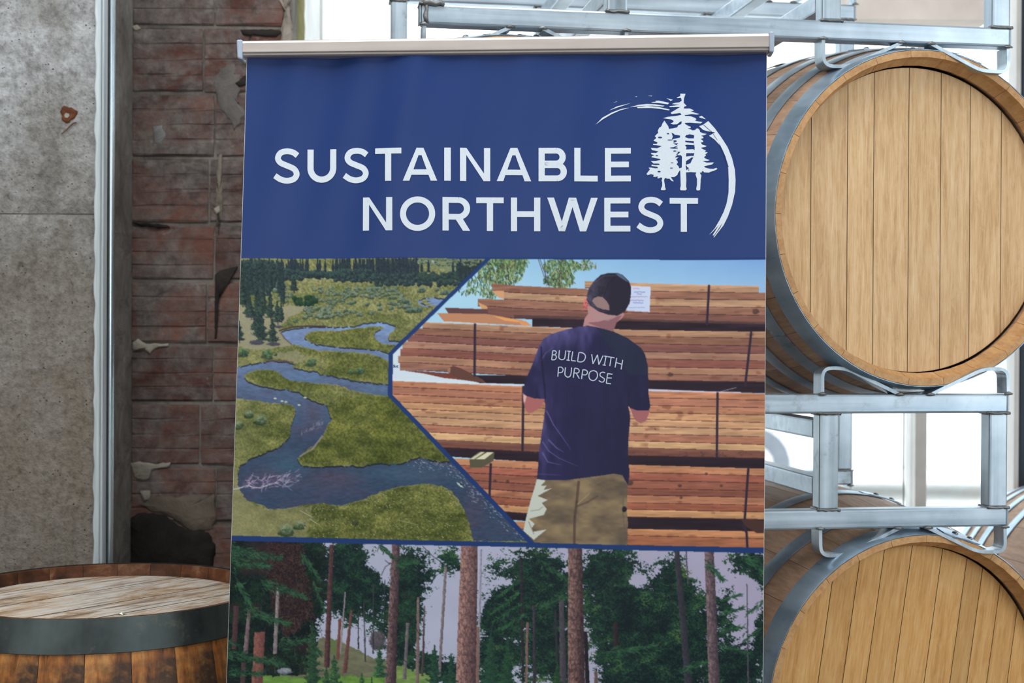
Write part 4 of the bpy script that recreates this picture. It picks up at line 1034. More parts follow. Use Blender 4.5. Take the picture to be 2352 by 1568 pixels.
    # ---- the man
    shirt = [(1329, 750), (1301, 756), (1267, 766), (1249, 777), (1238, 795), (1223, 836), (1208, 870), (1200, 901), (1210, 909), (1226, 914), (1250, 916), (1253, 930), (1249, 964), (1243, 1003), (1238, 1038), (1236, 1072), (1233, 1100), (1260, 1103), (1295, 1103), (1341, 1097), (1387, 1091), (1410, 1087), (1430, 1091), (1435, 1102), (1442, 1112), (1446, 1091), (1445, 1074), (1442, 1049), (1444, 1003), (1448, 957), (1443, 932), (1449, 937), (1465, 943), (1490, 942), (1494, 934), (1489, 900), (1490, 894), (1488, 840), (1482, 814), (1473, 799), (1440, 775), (1416, 764), (1408, 760), (1388, 753), (1368, 749), (1349, 748)]
    poly(Z7([(90, 0), (95, 100), (120, 180), (150, 212), (185, 205), (240, 170), (290, 120), (305, 68), (200, 50)]), (160, 96, 98)); poly(Z7([(92, 20), (130, 40), (110, 110), (97, 90)]), (206, 166, 166))
    poly(Z7([(1150, 145), (1180, 220), (1220, 285), (1270, 312), (1320, 290), (1350, 220), (1365, 175), (1240, 180)]), (150, 92, 98)); poly(Z7([(1145, 140), (1160, 160), (1195, 240), (1185, 225)]), (220, 200, 200))
    pants = Z7([(230, 860), (1085, 815), (1110, 880), (1140, 930), (1130, 1200), (1142, 1300), (1135, 1560), (205, 1560), (95, 1390), (130, 1230), (170, 1080), (210, 950)])
    s, m = pmask(pants)
    fw = fnoise(30, 150, 3, 1.4, .7)
    c = mixc((88, 76, 68), (140, 120, 94), np.clip(fw * 1.5 - .25, 0, 1))
    put(s, m, c[s])
    lit = Z7([(230, 870), (320, 885), (270, 940), (330, 935), (300, 980), (390, 960), (240, 1040), (340, 1080), (280, 1110), (330, 1170), (300, 1230), (150, 1270), (210, 1320), (180, 1360), (190, 1400), (330, 1375), (200, 1480), (95, 1390), (130, 1230), (170, 1080), (210, 950)])
    poly(lit, (186, 190, 186)); line(Z7([(170, 1190), (250, 1180), (290, 1150)]), 1.5, (130, 130, 130)); line(Z7([(150, 1300), (200, 1420)]), 2, (140, 134, 126))
    line(Z7([(650, 900), (630, 1100), (610, 1250), (605, 1540)]), 6, (74, 58, 52), .75); line(Z7([(620, 1150), (740, 1100), (840, 1040)]), 4, (76, 62, 60), .6); line(Z7([(640, 1120), (760, 1010)]), 1.4, (180, 156, 120), .7)
    line(Z7([(1100, 930), (1090, 1200), (1110, 1400), (1090, 1540)]), 1.6, (92, 80, 74), .8); blob(1434, 1169, 6, 7, (30, 26, 34), (44, 38, 46), 1, .2)
    s, m = pmask(shirt)
    x = XX[s]; y = YY[s]
    fs = fnoise(22, 160, 3, .8, 2.2)[s]
    litk = np.clip(1.15 - (x - 1240) / 190 - (y - 750) / 90 + (fs - .5) * .8, 0, 1)
    litk = np.maximum(litk, np.clip(.95 - (x - 1236) / 62, 0, 1) * np.clip(1 - np.abs(y - 990) / 150, 0, 1) * np.clip(fs * 1.8 - .3, 0, 1))
    shade = (x - (1369 + (y - 750) * .68)) > 0
    c = mixc((38, 36, 72), (92, 86, 142), litk ** 1.2 * .85)
    dk = np.clip((x - 1330) / 120 + (y - 900) / 500, 0, 1)
    c = c * (1 - .5 * dk[..., None]) + np.array((32, 34, 56)) * .5 * dk[..., None]
    topsh = shade & (y < 860)
    c[topsh] = (38, 42, 66)
    c *= (.9 + .2 * fs)[..., None]
    put(s, m, c)
    for p, w_ in ((Z7([(330, 190), (400, 330), (500, 470), (570, 575)]), 3.2), (Z7([(350, 480), (430, 560), (500, 600)]), 4), (Z7([(290, 500), (350, 590), (450, 660), (640, 742)]), 3.2), (Z7([(290, 610), (340, 700), (480, 730)]), 4), (Z5([(290, 1140), (340, 1060), (420, 1000)]), 2.6), (Z7([(245, 820), (470, 832)]), 1.2)):
        line(p, w_, (98, 92, 152), .7, .8)
    line(Z5([(290, 1000), (300, 1200), (325, 1400), (335, 1540)]), 4, (28, 26, 50), .75); line(Z7([(1150, 0), (1150, 130)]), 3, (28, 28, 44), .6)
    # neck, ear, cap
    poly(Z5([(775, 560), (790, 640), (750, 700), (735, 780), (780, 772), (870, 785), (960, 808), (1055, 835), (1090, 740), (1150, 690), (1175, 650), (1100, 600)]), (170, 124, 130))
    poly(Z5([(780, 740), (900, 730), (1000, 700), (1150, 660), (1090, 740), (1055, 835), (960, 808), (880, 780)]), (120, 82, 92), .8)
    poly(Z5([(790, 600), (900, 650), (1090, 680), (1000, 720), (850, 700)]), (160, 130, 134), .7)
    blob(1345, 698, 5, 15, (150, 60, 70), (216, 130, 130), 1, .1)
    cap = Z5([(772, 500), (780, 430), (800, 370), (850, 300), (920, 235), (1000, 215), (1100, 213), (1150, 232), (1220, 300), (1245, 370), (1240, 450), (1230, 530), (1180, 620), (1100, 667), (1000, 655), (900, 622), (810, 560)])
    s, m = pmask(cap); fc = fnoise(12, 170, 3)[s]
    lk = np.clip(1.0 - (XX[s] - 1350) / 55, 0, 1) * np.clip(fc * 2 - .4, 0, 1)
    put(s, m, mixc((38, 35, 50), (78, 74, 96), lk))
    poly(Z5([(1080, 225), (1105, 218), (1150, 235), (1220, 310), (1190, 300), (1110, 250)]), (78, 92, 116)); line(Z5([(1090, 240), (1000, 330), (960, 460)]), 1.2, (22, 20, 32), .8); line(Z5([(1090, 240), (960, 245), (860, 310)]), 1.2, (96, 92, 116), .7)
    poly(Z5([(828, 510), (850, 480), (890, 463), (940, 468), (985, 510), (1012, 560), (1015, 608), (950, 600), (880, 575)]), (138, 112, 114))
    res = IMG.copy(); IMG[:] = keep
    return res

def paint_forest():
    keep = IMG.copy()
    IMG[:] = mixc((166, 168, 196), (156, 150, 180), np.clip((XX - 1000) / 700, 0, 1)) * (.97 + .06 * fnoise(60, 200, 2))[..., None]
    x, y = XX, YY
    cov = np.zeros_like(x)
    def gsn(cx, cy, rx, ry, a):
        nonlocal cov
        cov = cov + a * np.exp(-(((x - cx) / rx) ** 2 + ((y - cy) / ry) ** 2))
    cov += np.clip((742 - x) / 50, -.2, 1.2) * np.clip((1600 - y) / 60 + .3, 0, 1)
    for q in ((800, 1290, 55, 60, 1.0), (790, 1380, 40, 60, .7), (850, 1400, 50, 70, .35), (735, 1330, 18, 90, .5), (940, 1310, 60, 60, .8), (950, 1400, 28, 60, .5), (1035, 1290, 28, 40, .65), (925, 1470, 26, 90, .7), (985, 1530, 34, 34, .9), (1035, 1540, 24, 30, .9),
              (1125, 1420, 30, 30, .5), (1130, 1520, 50, 80, .85), (1170, 1385, 50, 40, .55), (1140, 1300, 60, 45, .3), (1240, 1330, 60, 90, .9), (1270, 1440, 50, 80, .6), (1230, 1530, 50, 60, .35), (1290, 1520, 30, 60, .7),
              (1400, 1310, 70, 60, 1.0), (1420, 1420, 90, 80, .9), (1500, 1430, 70, 60, .6), (1480, 1550, 120, 70, 1.1), (1550, 1340, 55, 60, .7), (1590, 1440, 50, 80, .8), (1560, 1290, 30, 40, .3), (1670, 1400, 34, 60, .6), (1700, 1290, 40, 30, .7), (1745, 1310, 26, 40, .9), (1690, 1540, 70, 70, .9), (1750, 1440, 22, 70, .8)):
        gsn(*q)
    for q in ((1462, 1333, 20, 14, -1.0), (1028, 1420, 14, 70, -.6), (905, 1440, 60, 110, .35), (850, 1350, 60, 40, .35), (1150, 1380, 60, 100, .3), (1215, 1480, 50, 80, .3), (890, 1320, 18, 30, -.5), (1715, 1380, 26, 40, -.8), (1600, 1290, 24, 30, -.5), (1160, 1340, 34, 10, -.5), (1350, 1560, 14, 40, -.5), (1545, 1440, 12, 14, -.3), (865, 1290, 20, 16, -.5)):
        gsn(*q)
    n = fnoise(13, 210, 4, 1.25, .8); nf = vnoise(2.4, 1.9, 220)
    th = n * .75 + nf * .35
    fol = (th + cov * .95) > .80
    big = fnoise(30, 230, 3, 1.3, .8)
    c = mixc((18, 30, 36), (48, 88, 62), np.clip(nf * .9 + n * .7 + big * .9 - 1.0, 0, 1))
    ye = np.clip((big - .62) * 4, 0, 1) * (nf > .5) * (x > 950)
    c = c * (1 - .6 * ye[..., None]) + np.array((98, 118, 60)) * .6 * ye[..., None]
    lft = np.clip((760 - x) / 40, 0, 1)[..., None]
    c = c * (1 - .25 * lft)
    bl = fnoise(45, 240, 2)
    c = c * (1 - lft * np.clip((bl - .5) * 3, 0, .8)[..., None]) + np.array((50, 34, 40)) * lft * np.clip((bl - .5) * 3, 0, .8)[..., None]
    a = fol.astype(np.float32)[..., None]
    IMG[:] = IMG * (1 - a) + c * a
    # brown hanging mass left
    s, m = pmask(Z9([(480, 70), (860, 70), (880, 300), (960, 700), (1000, 880), (900, 900), (700, 1100), (560, 900), (480, 400)]), 6, 33)
    put(s, m, mixc((38, 26, 34), (84, 54, 50), np.clip(nf * 1.6 - .5, 0, 1))[s], .8)
    for i in range(240):      # dark snag branches, lower left
        xx = RS.uniform(600, 720); yy = RS.uniform(1340, 1560)
        line([(xx, yy), (xx + RS.normal() * 6, yy + RS.uniform(4, 20))], .8, ((60, 52, 58), (120, 112, 118), (36, 30, 38))[RS.randint(3)], .6)
    # slope and grass
    s, m = pmask(Z9([(1040, 1090), (1120, 1080), (1200, 1100), (1340, 1150), (1560, 1280), (1760, 1330), (1800, 1400), (1948, 1370), (1948, 1600), (430, 1600), (600, 1480), (900, 1480)]), 3, 44)
    put(s, m, mixc((84, 82, 74), (124, 126, 100), fnoise(12, 250, 3, 2, .6))[s])
    s, m = pmask(Z9([(430, 1490), (600, 1480), (900, 1520), (1350, 1490), (1600, 1500), (1948, 1420), (1948, 1640), (400, 1640)]), 4, 47)
    put(s, m, mixc((70, 104, 50), (122, 160, 78), fnoise(9, 255, 3, 2, .6))[s])
    s, m = pmask(ZB([(40, 1370), (100, 1390), (220, 1440), (400, 1480), (480, 1600), (0, 1600)]), 4, 48)
    put(s, m, mixc((80, 108, 58), (138, 158, 96), fnoise(9, 258, 3, 2, .6))[s])
    s, m = pmask(Z9([(1150, 1090), (1240, 1110), (1240, 1250), (1150, 1260)]), 3, 3); put(s, m, (92, 110, 66), .8)
    blob(655, 1540, 18, 8, (96, 100, 116), (160, 164, 180), .9); blob(728, 1541, 8, 5, (110, 110, 120), (150, 150, 165), .9); blob(868, 1470, 20, 24, (58, 54, 62), (84, 78, 86), .9, .3)
    # trunks: (top x0,x1,y) (bottom x0,x1,y) dark, light, bark strength
    b1 = 1 - np.abs(2 * vnoise(4.2, 10, 300) - 1); b2 = 1 - np.abs(2 * vnoise(3.0, 6.5, 303) - 1); bark = np.clip(1.12 - np.maximum(b1 ** 3, b2 ** 4), 0, 1)
    def trunk(a0, a1, ya, b0, b1, yb, lo, hi, warm=None):
        s, m = pmask([(a0, ya), (a1, ya), (b1, yb), (b0, yb)], .6, 5)
        u = (XX[s] - (a0 + (b0 - a0) * (YY[s] - ya) / (yb - ya))) / max(a1 - a0, 1)
        k = np.clip((1.05 - u * .72) * (.28 + .85 * bark[s]) + (vnoise(3, 4, 5)[s] - .5) * .25, 0, 1)
        c = mixc(lo, hi, k)
        put(s, m, c)
    D = (38, 36, 48)
    for q in ((958, 964, 1370, 954, 962, 1600, (90, 76, 80), (134, 112, 112)), (974, 977, 1390, 967, 973, 1552, (60, 52, 60), (96, 82, 84)), (933, 940, 1430, 925, 933, 1560, (76, 70, 80), (122, 112, 118)),
              (1021, 1027, 1300, 1005, 1012, 1553, (84, 76, 86), (134, 122, 128)), (1103, 1107, 1262, 1093, 1099, 1600, (110, 106, 124), (160, 156, 176)), (1094, 1100, 1440, 1090, 1100, 1600, (110, 84, 84), (140, 110, 104)),
              (1194, 1200, 1280, 1199, 1204, 1600, (26, 28, 36), (56, 52, 60)), (1208, 1214, 1430, 1206, 1211, 1600, (96, 74, 78), (126, 100, 100)), (1223, 1229, 1390, 1224, 1231, 1600, D, (70, 64, 74)), (1273, 1278, 1400, 1277, 1282, 1520, D, (60, 54, 64)),
              (1284, 1295, 1370, 1286, 1302, 1600, (54, 52, 62), (84, 78, 88)), (1341, 1349, 1450, 1345, 1355, 1600, (26, 26, 34), (44, 40, 50)), (1365, 1372, 1540, 1365, 1375, 1600, (80, 66, 70), (110, 92, 92)), (1408, 1420, 1430, 1408, 1420, 1492, (34, 28, 34), (56, 44, 48)),
              (1574, 1577, 1262, 1578, 1581, 1340, (60, 56, 70), (86, 80, 92)), (1714, 1716, 1340, 1717, 1721, 1600, (66, 62, 76), (90, 84, 98)),
              (792, 795, 1358, 780, 784, 1500, (120, 108, 120), (150, 138, 146)), (778, 785, 1420, 772, 779, 1515, (90, 58, 60), (120, 78, 74)), (805, 810, 1400, 787, 797, 1545, (84, 56, 58), (118, 80, 78)),
              (835, 837, 1380, 838, 841, 1520, (50, 48, 58), (70, 66, 76)), (823, 825, 1400, 822, 825, 1490, (40, 40, 48), (60, 56, 64)), (857, 860, 1340, 856, 859, 1500, (40, 44, 50), (60, 60, 68)), (884, 886, 1330, 880, 883, 1440, (40, 44, 50), (60, 60, 68)),
              (636, 643, 1345, 628, 637, 1500, (96, 84, 90), (150, 140, 146)), (570, 577, 1400, 560, 571, 1500, (86, 66, 74), (140, 120, 130)), (538, 550, 1390, 533, 545, 1490, (52, 38, 44), (84, 58, 62)), (586, 610, 1450, 577, 603, 1610, (84, 52, 54), (140, 92, 84)), (556, 566, 1520, 552, 564, 1600, (60, 44, 50), (84, 62, 66)),
              (758, 767, 1250, 744, 757, 1532, (48, 36, 44), (104, 68, 70)),
              (901, 919, 1248, 883, 909, 1600, (42, 34, 42), (128, 100, 104)), (1548, 1560, 1262, 1560, 1575, 1420, (38, 38, 50), (62, 60, 72)), (1560, 1575, 1420, 1575, 1592, 1600, (38, 38, 50), (62, 60, 72)),
              (1305, 1337, 1258, 1304, 1344, 1600, (40, 30, 38), (140, 108, 104)), (1618, 1639, 1266, 1628, 1654, 1600, (50, 42, 54), (128, 106, 112)), (1059, 1097, 1250, 1045, 1092, 1600, (56, 42, 50), (164, 124, 120))):
        trunk(*q)
    # boughs over the trunks
    def bough(x0, y0, x1, y1, w_, lo=(24, 44, 42), hi=(60, 104, 70), n_=60):
        for i in range(n_):
            u = RS.rand(); xx = x0 + (x1 - x0) * u; yy = y0 + (y1 - y0) * u + RS.normal() * w_ * .4 * (1.1 - u)
            an = np.arctan2(y1 - y0, x1 - x0) + RS.normal() * .5; L = RS.uniform(4, 13)
            t_ = RS.rand(); cc = [lo[j] * (1 - t_) + hi[j] * t_ for j in range(3)]
            line([(xx, yy), (xx + L * np.cos(an), yy + L * np.sin(an))], RS.uniform(1, 2.6), cc, .85)
    for (x0, y0, x1, y1, w_, n_) in ((520, 1262, 640, 1282, 26, 260), (530, 1290, 620, 1300, 22, 160), (600, 1335, 700, 1370, 22, 220), (540, 1330, 580, 1390, 18, 120), (560, 1400, 665, 1432, 20, 180), (520, 1500, 652, 1524, 18, 260), (525, 1540, 600, 1545, 22, 120), (520, 1470, 548, 1480, 8, 30),
                                     (690, 1270, 735, 1330, 16, 90), (720, 1330, 745, 1400, 14, 70), (640, 1480, 700, 1470, 22, 90), (700, 1460, 735, 1500, 18, 80),
                                     (1195, 1330, 1140, 1375, 8, 60), (1195, 1360, 1130, 1410, 8, 60), (1200, 1385, 1130, 1430, 8, 60), (1210, 1410, 1140, 1450, 9, 60), (1230, 1400, 1300, 1370, 12, 80), (1240, 1290, 1300, 1330, 14, 90),
                                     (1618, 1290, 1660, 1330, 14, 90), (1700, 1270, 1752, 1310, 18, 120), (1650, 1380, 1700, 1365, 7, 40), (1650, 1410, 1705, 1395, 7, 50), (1650, 1450, 1705, 1440, 8, 50), (1650, 1480, 1720, 1500, 10, 70), (1752, 1380, 1715, 1410, 8, 40), (1752, 1440, 1710, 1470, 8, 40),
                                     (870, 1250, 905, 1280, 14, 60), (905, 1290, 960, 1290, 18, 80), (1385, 1500, 1500, 1480, 20, 160), (1560, 1540, 1620, 1520, 20, 90)):
        bough(x0, y0, x1, y1, w_, n_=n_)
    for p in (Z9([(1800, 290), (1740, 330), (1700, 420)]), Z9([(1790, 300), (1740, 260)]), ZB([(90, 190), (180, 215), (280, 240)]), ZB([(80, 360), (200, 390), (300, 430)]), ZB([(80, 550), (160, 610), (220, 720)]), ZB([(60, 800), (200, 880), (300, 1060)]), ZB([(50, 1250), (160, 1350)]), ZB([(330, 110), (440, 220), (540, 290)])):
        line(p, 1.4, (36, 34, 44), .85)
    for (cx, t_, b_, w_, hi) in ((719, 1425, 1600, 26, (60, 92, 62)), (768, 1503, 1600, 28, (84, 124, 74)), (750, 1530, 1600, 18, (74, 110, 66)), (872, 1483, 1556, 19, (82, 128, 82)), (831, 1545, 1600, 14, (84, 130, 70)), (854, 1553, 1600, 6, (84, 130, 70)), (712, 1545, 1600, 16, (66, 104, 62)),
                                 (998, 1480, 1600, 24, (52, 92, 70)), (1036, 1500, 1600, 20, (50, 88, 66)), (1022, 1540, 1600, 24, (50, 88, 66)), (1127, 1450, 1600, 34, (48, 84, 66)), (1165, 1470, 1600, 26, (50, 88, 60)), (1280, 1520, 1600, 18, (58, 92, 56))):
        conifer(cx, t_, b_, w_, (26, 48, 44), hi)
    res = IMG.copy(); IMG[:] = keep
    return res

def diag_edge(y, side):
    # blue divider between river and lumber pictures: x of its left (0) or right (1) edge
    if side == 0: k = ([588, 596, 810, 909, 1245, 1300], [1122, 1114, 894, 891.5, 1211, 1262])
    else: k = ([588, 596, 813, 906, 1249, 1300], [1134, 1126, 904, 902, 1230, 1278])
    return np.interp(y, k[0], k[1])
def band_top(x): return np.interp(x, [520, 1300, 1760], [1229, 1248.5, 1257])
def band_bot(x): return np.interp(x, [520, 1300, 1760], [1241, 1259, 1270])
def pic_top(x): return np.interp(x, [545, 930, 1760], [592.8, 593.6, 597])
BLUE = (30, 54, 108)

def compose_print():
    paint_river(); river = IMG.copy()
    lumber = paint_lumber(); forest = paint_forest()
    out = np.empty_like(IMG); out[:] = BLUE
    l = (XX < diag_edge(YY, 0)) & (YY < band_top(XX)); r = (XX > diag_edge(YY, 1)) & (YY < band_top(XX))
    out[l] = river[l]; out[r] = lumber[r]
    b = YY > band_bot(XX); out[b] = forest[b]
    out[YY < pic_top(XX)] = BLUE
    # gentle one pixel softening, like ink on cloth
    k = out.copy()
    for ax_ in (0, 1):
        k = .5 * k + .25 * np.roll(k, 1, ax_) + .25 * np.roll(k, -1, ax_)
    return np.clip(.35 * out + .65 * k, 0, 255)

PRM = m_print('photo_ink', None, .42, 'print_colour')
pr, X_, Y_ = bgrid('printed_photographs', 591, 1599, 1.0, .0003, 770, 630, PRM)
fx = np.clip(X_ - CX0, 0, CW - 1.001); fy = np.clip(Y_ - CY0, 0, CH - 1.001)
art = compose_print(); ix = fx.astype(int); iy = fy.astype(int); tx = (fx - ix)[..., None]; ty = (fy - iy)[..., None]
c_ = (art[iy, ix] * (1 - tx) + art[iy, ix + 1] * tx) * (1 - ty) + (art[iy + 1, ix] * (1 - tx) + art[iy + 1, ix + 1] * tx) * ty
isblue = (np.abs(c_ - np.array(BLUE)).sum(-1) < 6)[..., None]
c_ = np.clip(lin(c_) * GAIN, 0, .95)
at = pr.data.color_attributes.new('print_colour', 'FLOAT_COLOR', 'POINT')
at.data.foreach_set('color', np.concatenate([c_, np.ones(c_.shape[:2] + (1,))], -1).astype(np.float32).ravel())

# ---- crisp lettering and emblem: flat ink shapes following the cloth
INKW = m_print('white_ink', (200, 207, 214)); INKW.node_tree.nodes['Principled BSDF'].inputs['Roughness'].default_value = .42
def quadpatch(c, step=6.0):
    """c: four px corners -> bilinear grid"""
    c = np.array(c, float); wd = max(np.linalg.norm(c[1] - c[0]), np.linalg.norm(c[2] - c[3])); hd = max(np.linalg.norm(c[3] - c[0]), np.linalg.norm(c[2] - c[1]))
    nx, ny = max(1, int(wd / step)), max(1, int(hd / step)); V = []; Fc = []
    for j in range(ny + 1):
        for i in range(nx + 1):
            u, v = i / nx, j / ny; V.append((c[0] * (1 - u) + c[1] * u) * (1 - v) + (c[3] * (1 - u) + c[2] * u) * v)
    for j in range(ny):
        for i in range(nx): a = j * (nx + 1) + i; Fc.append((a, a + 1, a + nx + 2, a + nx + 1))
    return V, Fc
def catmull(p, n=6):
    p = [np.array(q, float) for q in p]; p = [2 * p[0] - p[1]] + p + [2 * p[-1] - p[-2]]; out = []
    for i in range(1, len(p) - 2):
        for k in range(n):
            t = k / n; out.append(.5 * ((2 * p[i]) + (-p[i - 1] + p[i + 1]) * t + (2 * p[i - 1] - 5 * p[i] + 4 * p[i + 1] - p[i + 2]) * t * t + (-p[i - 1] + 3 * p[i] - 3 * p[i + 1] + p[i + 2]) * t ** 3))
    return out + [p[-2]]
def stroke(p, w_, closed=False):
    p = [np.array(q, float) for q in p]; V = []; Fc = []; n = len(p)
    for i in range(n):
        a = p[(i - 1) % n] if closed or i else p[0]; b = p[(i + 1) % n] if closed or i < n - 1 else p[-1]
        d = b - a; d /= np.linalg.norm(d) + 1e-9; nn = np.array((-d[1], d[0])); ww = w_[i] if isinstance(w_, (list, np.ndarray)) else w_
        V += [p[i] + nn * ww / 2, p[i], p[i] - nn * ww / 2]
    for i in range(n if closed else n - 1):
        a = i * 3; b = ((i + 1) % n) * 3; Fc += [(a, a + 1, b + 1, b), (a + 1, a + 2, b + 2, b + 1)]
    return V, Fc
def arc(cx, cy, rx, ry, a0, a1, n=16): return [(cx + rx * math.cos(R(a0 + (a1 - a0) * k / n)), cy + ry * math.sin(R(a0 + (a1 - a0) * k / n))) for k in range(n + 1)]
def glyph(ch, x0, x1, y0, y1, w):
    H = y1 - y0; hw = w * .92; W_ = x1 - x0; q = quadpatch; rc = lambda a, b, c, d: q([(a, b), (c, b), (c, d), (a, d)])
    def bowl(xa, ya, yb, xb):
        h_ = yb - ya; r_ = h_ / 2 - hw / 2; xc = xb - w / 2 - r_
        return [rc(xa, ya, xc, ya + hw), rc(xa, yb - hw, xc, yb), stroke(arc(xc, (ya + yb) / 2, r_, r_, -90, 90), [hw + (w - hw) * math.sin(math.pi * k / 16) for k in range(17)])]
    if ch == 'I': g = [rc(x0, y0, x1, y1)]
    elif ch == 'L': g = [rc(x0, y0, x0 + w, y1), rc(x0 + w, y1 - hw, x1, y1)]
    elif ch == 'T': m_ = (x0 + x1) / 2; g = [rc(x0, y0, x1, y0 + hw), rc(m_ - w / 2, y0 + hw, m_ + w / 2, y1)]
    elif ch == 'E': g = [rc(x0, y0, x0 + w, y1), rc(x0 + w, y0, x1, y0 + hw), rc(x0 + w, y1 - hw, x1, y1), rc(x0 + w, y0 + H * .495 - hw / 2, x1 - W_ * .075, y0 + H * .495 + hw / 2)]
    elif ch == 'H': g = [rc(x0, y0, x0 + w, y1), rc(x1 - w, y0, x1, y1), rc(x0 + w, y0 + H * .49 - hw / 2, x1 - w, y0 + H * .49 + hw / 2)]
    elif ch == 'N': g = [rc(x0, y0, x0 + w, y1), rc(x1 - w, y0, x1, y1), q([(x0 + w * .25, y0), (x0 + w * 1.02, y0), (x1 - w * .15, y1), (x1 - w * 1.05, y1)]), ]
    elif ch == 'A':
        m_ = (x0 + x1) / 2; t_ = w * .55
        g = [q([(m_ - t_, y0), (m_ + t_ * .2, y0 + w * .2), (x0 + w * 1.06, y1), (x0, y1)]), q([(m_ - t_ * .2, y0 + w * .2), (m_ + t_, y0), (x1, y1), (x1 - w * 1.06, y1)]),
             q([(m_ - t_, y0), (m_ + t_, y0), (m_ + w * .35, y0 + w * 1.2), (m_ - w * .35, y0 + w * 1.2)]), rc(x0 + W_ * .24, y1 - H * .345, x1 - W_ * .24, y1 - H * .345 + hw * .95)]
    elif ch == 'W':
        t_ = w * 1.08; a = W_ * .27; m_ = (x0 + x1) / 2
        g = [q([(x0, y0), (x0 + t_, y0), (x0 + a + t_ * .62, y1), (x0 + a - t_ * .3, y1)]), q([(m_ - t_ * .55, y0), (m_ + t_ * .42, y0), (x0 + a + t_ * .62, y1), (x0 + a - t_ * .3, y1)]),
             q([(m_ - t_ * .42, y0), (m_ + t_ * .55, y0), (x1 - a + t_ * .3, y1), (x1 - a - t_ * .62, y1)]), q([(x1 - t_, y0), (x1, y0), (x1 - a + t_ * .3, y1), (x1 - a - t_ * .62, y1)])]
    elif ch == 'B': g = [rc(x0, y0, x0 + w, y1)] + bowl(x0 + w, y0, y0 + H * .5 + hw * .32, x1 - W_ * .04) + bowl(x0 + w, y0 + H * .5 - hw * .38, y1, x1)
    elif ch == 'P': g = [rc(x0, y0, x0 + w, y1)] + bowl(x0 + w, y0, y0 + H * .66, x1)
    elif ch == 'R':
        g = [rc(x0, y0, x0 + w, y1)] + bowl(x0 + w, y0, y0 + H * .67, x1) + [q([(x0 + W_ * .46, y0 + H * .64), (x0 + W_ * .46 + w * 1.15, y0 + H * .62), (x1, y1), (x1 - w * 1.15, y1)])]
    elif ch == 'D':
        r_ = H / 2 - hw / 2; rx = W_ * .55; xc = x1 - w / 2 - rx
        g = [rc(x0, y0, x0 + w, y1), rc(x0 + w, y0, xc, y0 + hw), rc(x0 + w, y1 - hw, xc, y1), stroke(arc(xc, (y0 + y1) / 2, rx, r_, -90, 90, 20), w)]
    elif ch == 'O': g = [stroke(arc((x0 + x1) / 2, (y0 + y1) / 2, (W_ - w) / 2, (H + 2 - hw) / 2, 0, 360, 48)[:-1], w * .97, True)]
    elif ch == 'U':
        r_ = (W_ - w) / 2; ry = r_ * 1.0; g = [stroke([(x0 + w / 2, y0), (x0 + w / 2, y0 + (y1 - y0 - ry) * .5)] + arc(x0 + w / 2 + r_, y1 + 1 - hw / 2 - ry, r_, ry, 180, 0, 24) + [(x1 - w / 2, y0 + (y1 - y0 - ry) * .5), (x1 - w / 2, y0)], w)]
    elif ch == 'S':
        P_ = [(.905, .195), (.74, .105), (.51, .075), (.28, .125), (.175, .275), (.27, .41), (.52, .50), (.77, .59), (.875, .74), (.77, .885), (.52, .94), (.27, .90), (.06, .795)]
        P_ = [(x0 + a * W_ * 1.0, y0 - 1.5 + b * (H + 3)) for a, b in P_]; g = [stroke(catmull(P_, 5), w * .94)]
    return g
def flat(name, groups, mat, off, parent, xf=None):
    V, Fc = join(*[([tuple(q) for q in v], f) for v, f in groups])
    a = np.array(V, float)
    if xf is not None: a = xf(a)
    P_ = bpt(a[:, 0], a[:, 1], off) + BT
    me = mesh(name, P_, Fc, mat); bmm = bmesh.new(); bmm.from_mesh(me)
    for f in bmm.faces:
        if f.normal.dot(Vector(BN.tolist())) < 0: f.normal_flip()
    bmm.to_mesh(me); bmm.free(); return obj(name, me, parent)
words = [('SUSTAINABLE', [(627, 688), (705, 772), (787, 848), (862, 923), (926, 1005), (1021, 1036), (1057, 1126), (1141, 1220), (1237, 1302), (1319, 1373), (1389.5, 1449)], lambda x: (342.3 - (x - 630) * .0040, 417.3 - (x - 630) * .0018)),
         ('NORTHWEST', [(834, 902), (919.5, 1000.5), (1017, 1080), (1094, 1157), (1173.5, 1241), (1257, 1373), (1388, 1448), (1462, 1525), (1538.5, 1604)], lambda x: (454.0 - (x - 834) * .0005, 530.0 + (x - 834) * .002))]
for wd, xs_, yf in words:
    for ch_, (a, b) in zip(wd, xs_):
        y0, y1 = yf((a + b) / 2); flat('letter', glyph(ch_, a, b, y0, y1, 14.2), INKW, .0007, ban)
def polyflat(name, polys, mat, off, parent=None, step=7.0):
    bmm = bmesh.new()
    for p in polys:
        try: f = bmm.faces.new([bmm.verts.new((x, y, 0)) for x, y in p])
        except ValueError: continue
    bmm.normal_update(); bmesh.ops.triangulate(bmm, faces=bmm.faces[:], ngon_method='EAR_CLIP')
    xs = [v.co.x for v in bmm.verts]; x = min(xs) + step
    while x < max(xs):
        bmesh.ops.bisect_plane(bmm, geom=bmm.verts[:] + bmm.edges[:] + bmm.faces[:], plane_co=(x, 0, 0), plane_no=(1, 0, 0)); x += step
    bmm.verts.ensure_lookup_table(); V = [(v.co.x, v.co.y) for v in bmm.verts]; Fc = [[v.index for v in f.verts] for f in bmm.faces]; bmm.free()
    return flat(name, [(V, Fc)], mat, off, parent or ban)
def E(p): return [(1340 + x / 4.126, 180 + y / 4.126) for x, y in p]
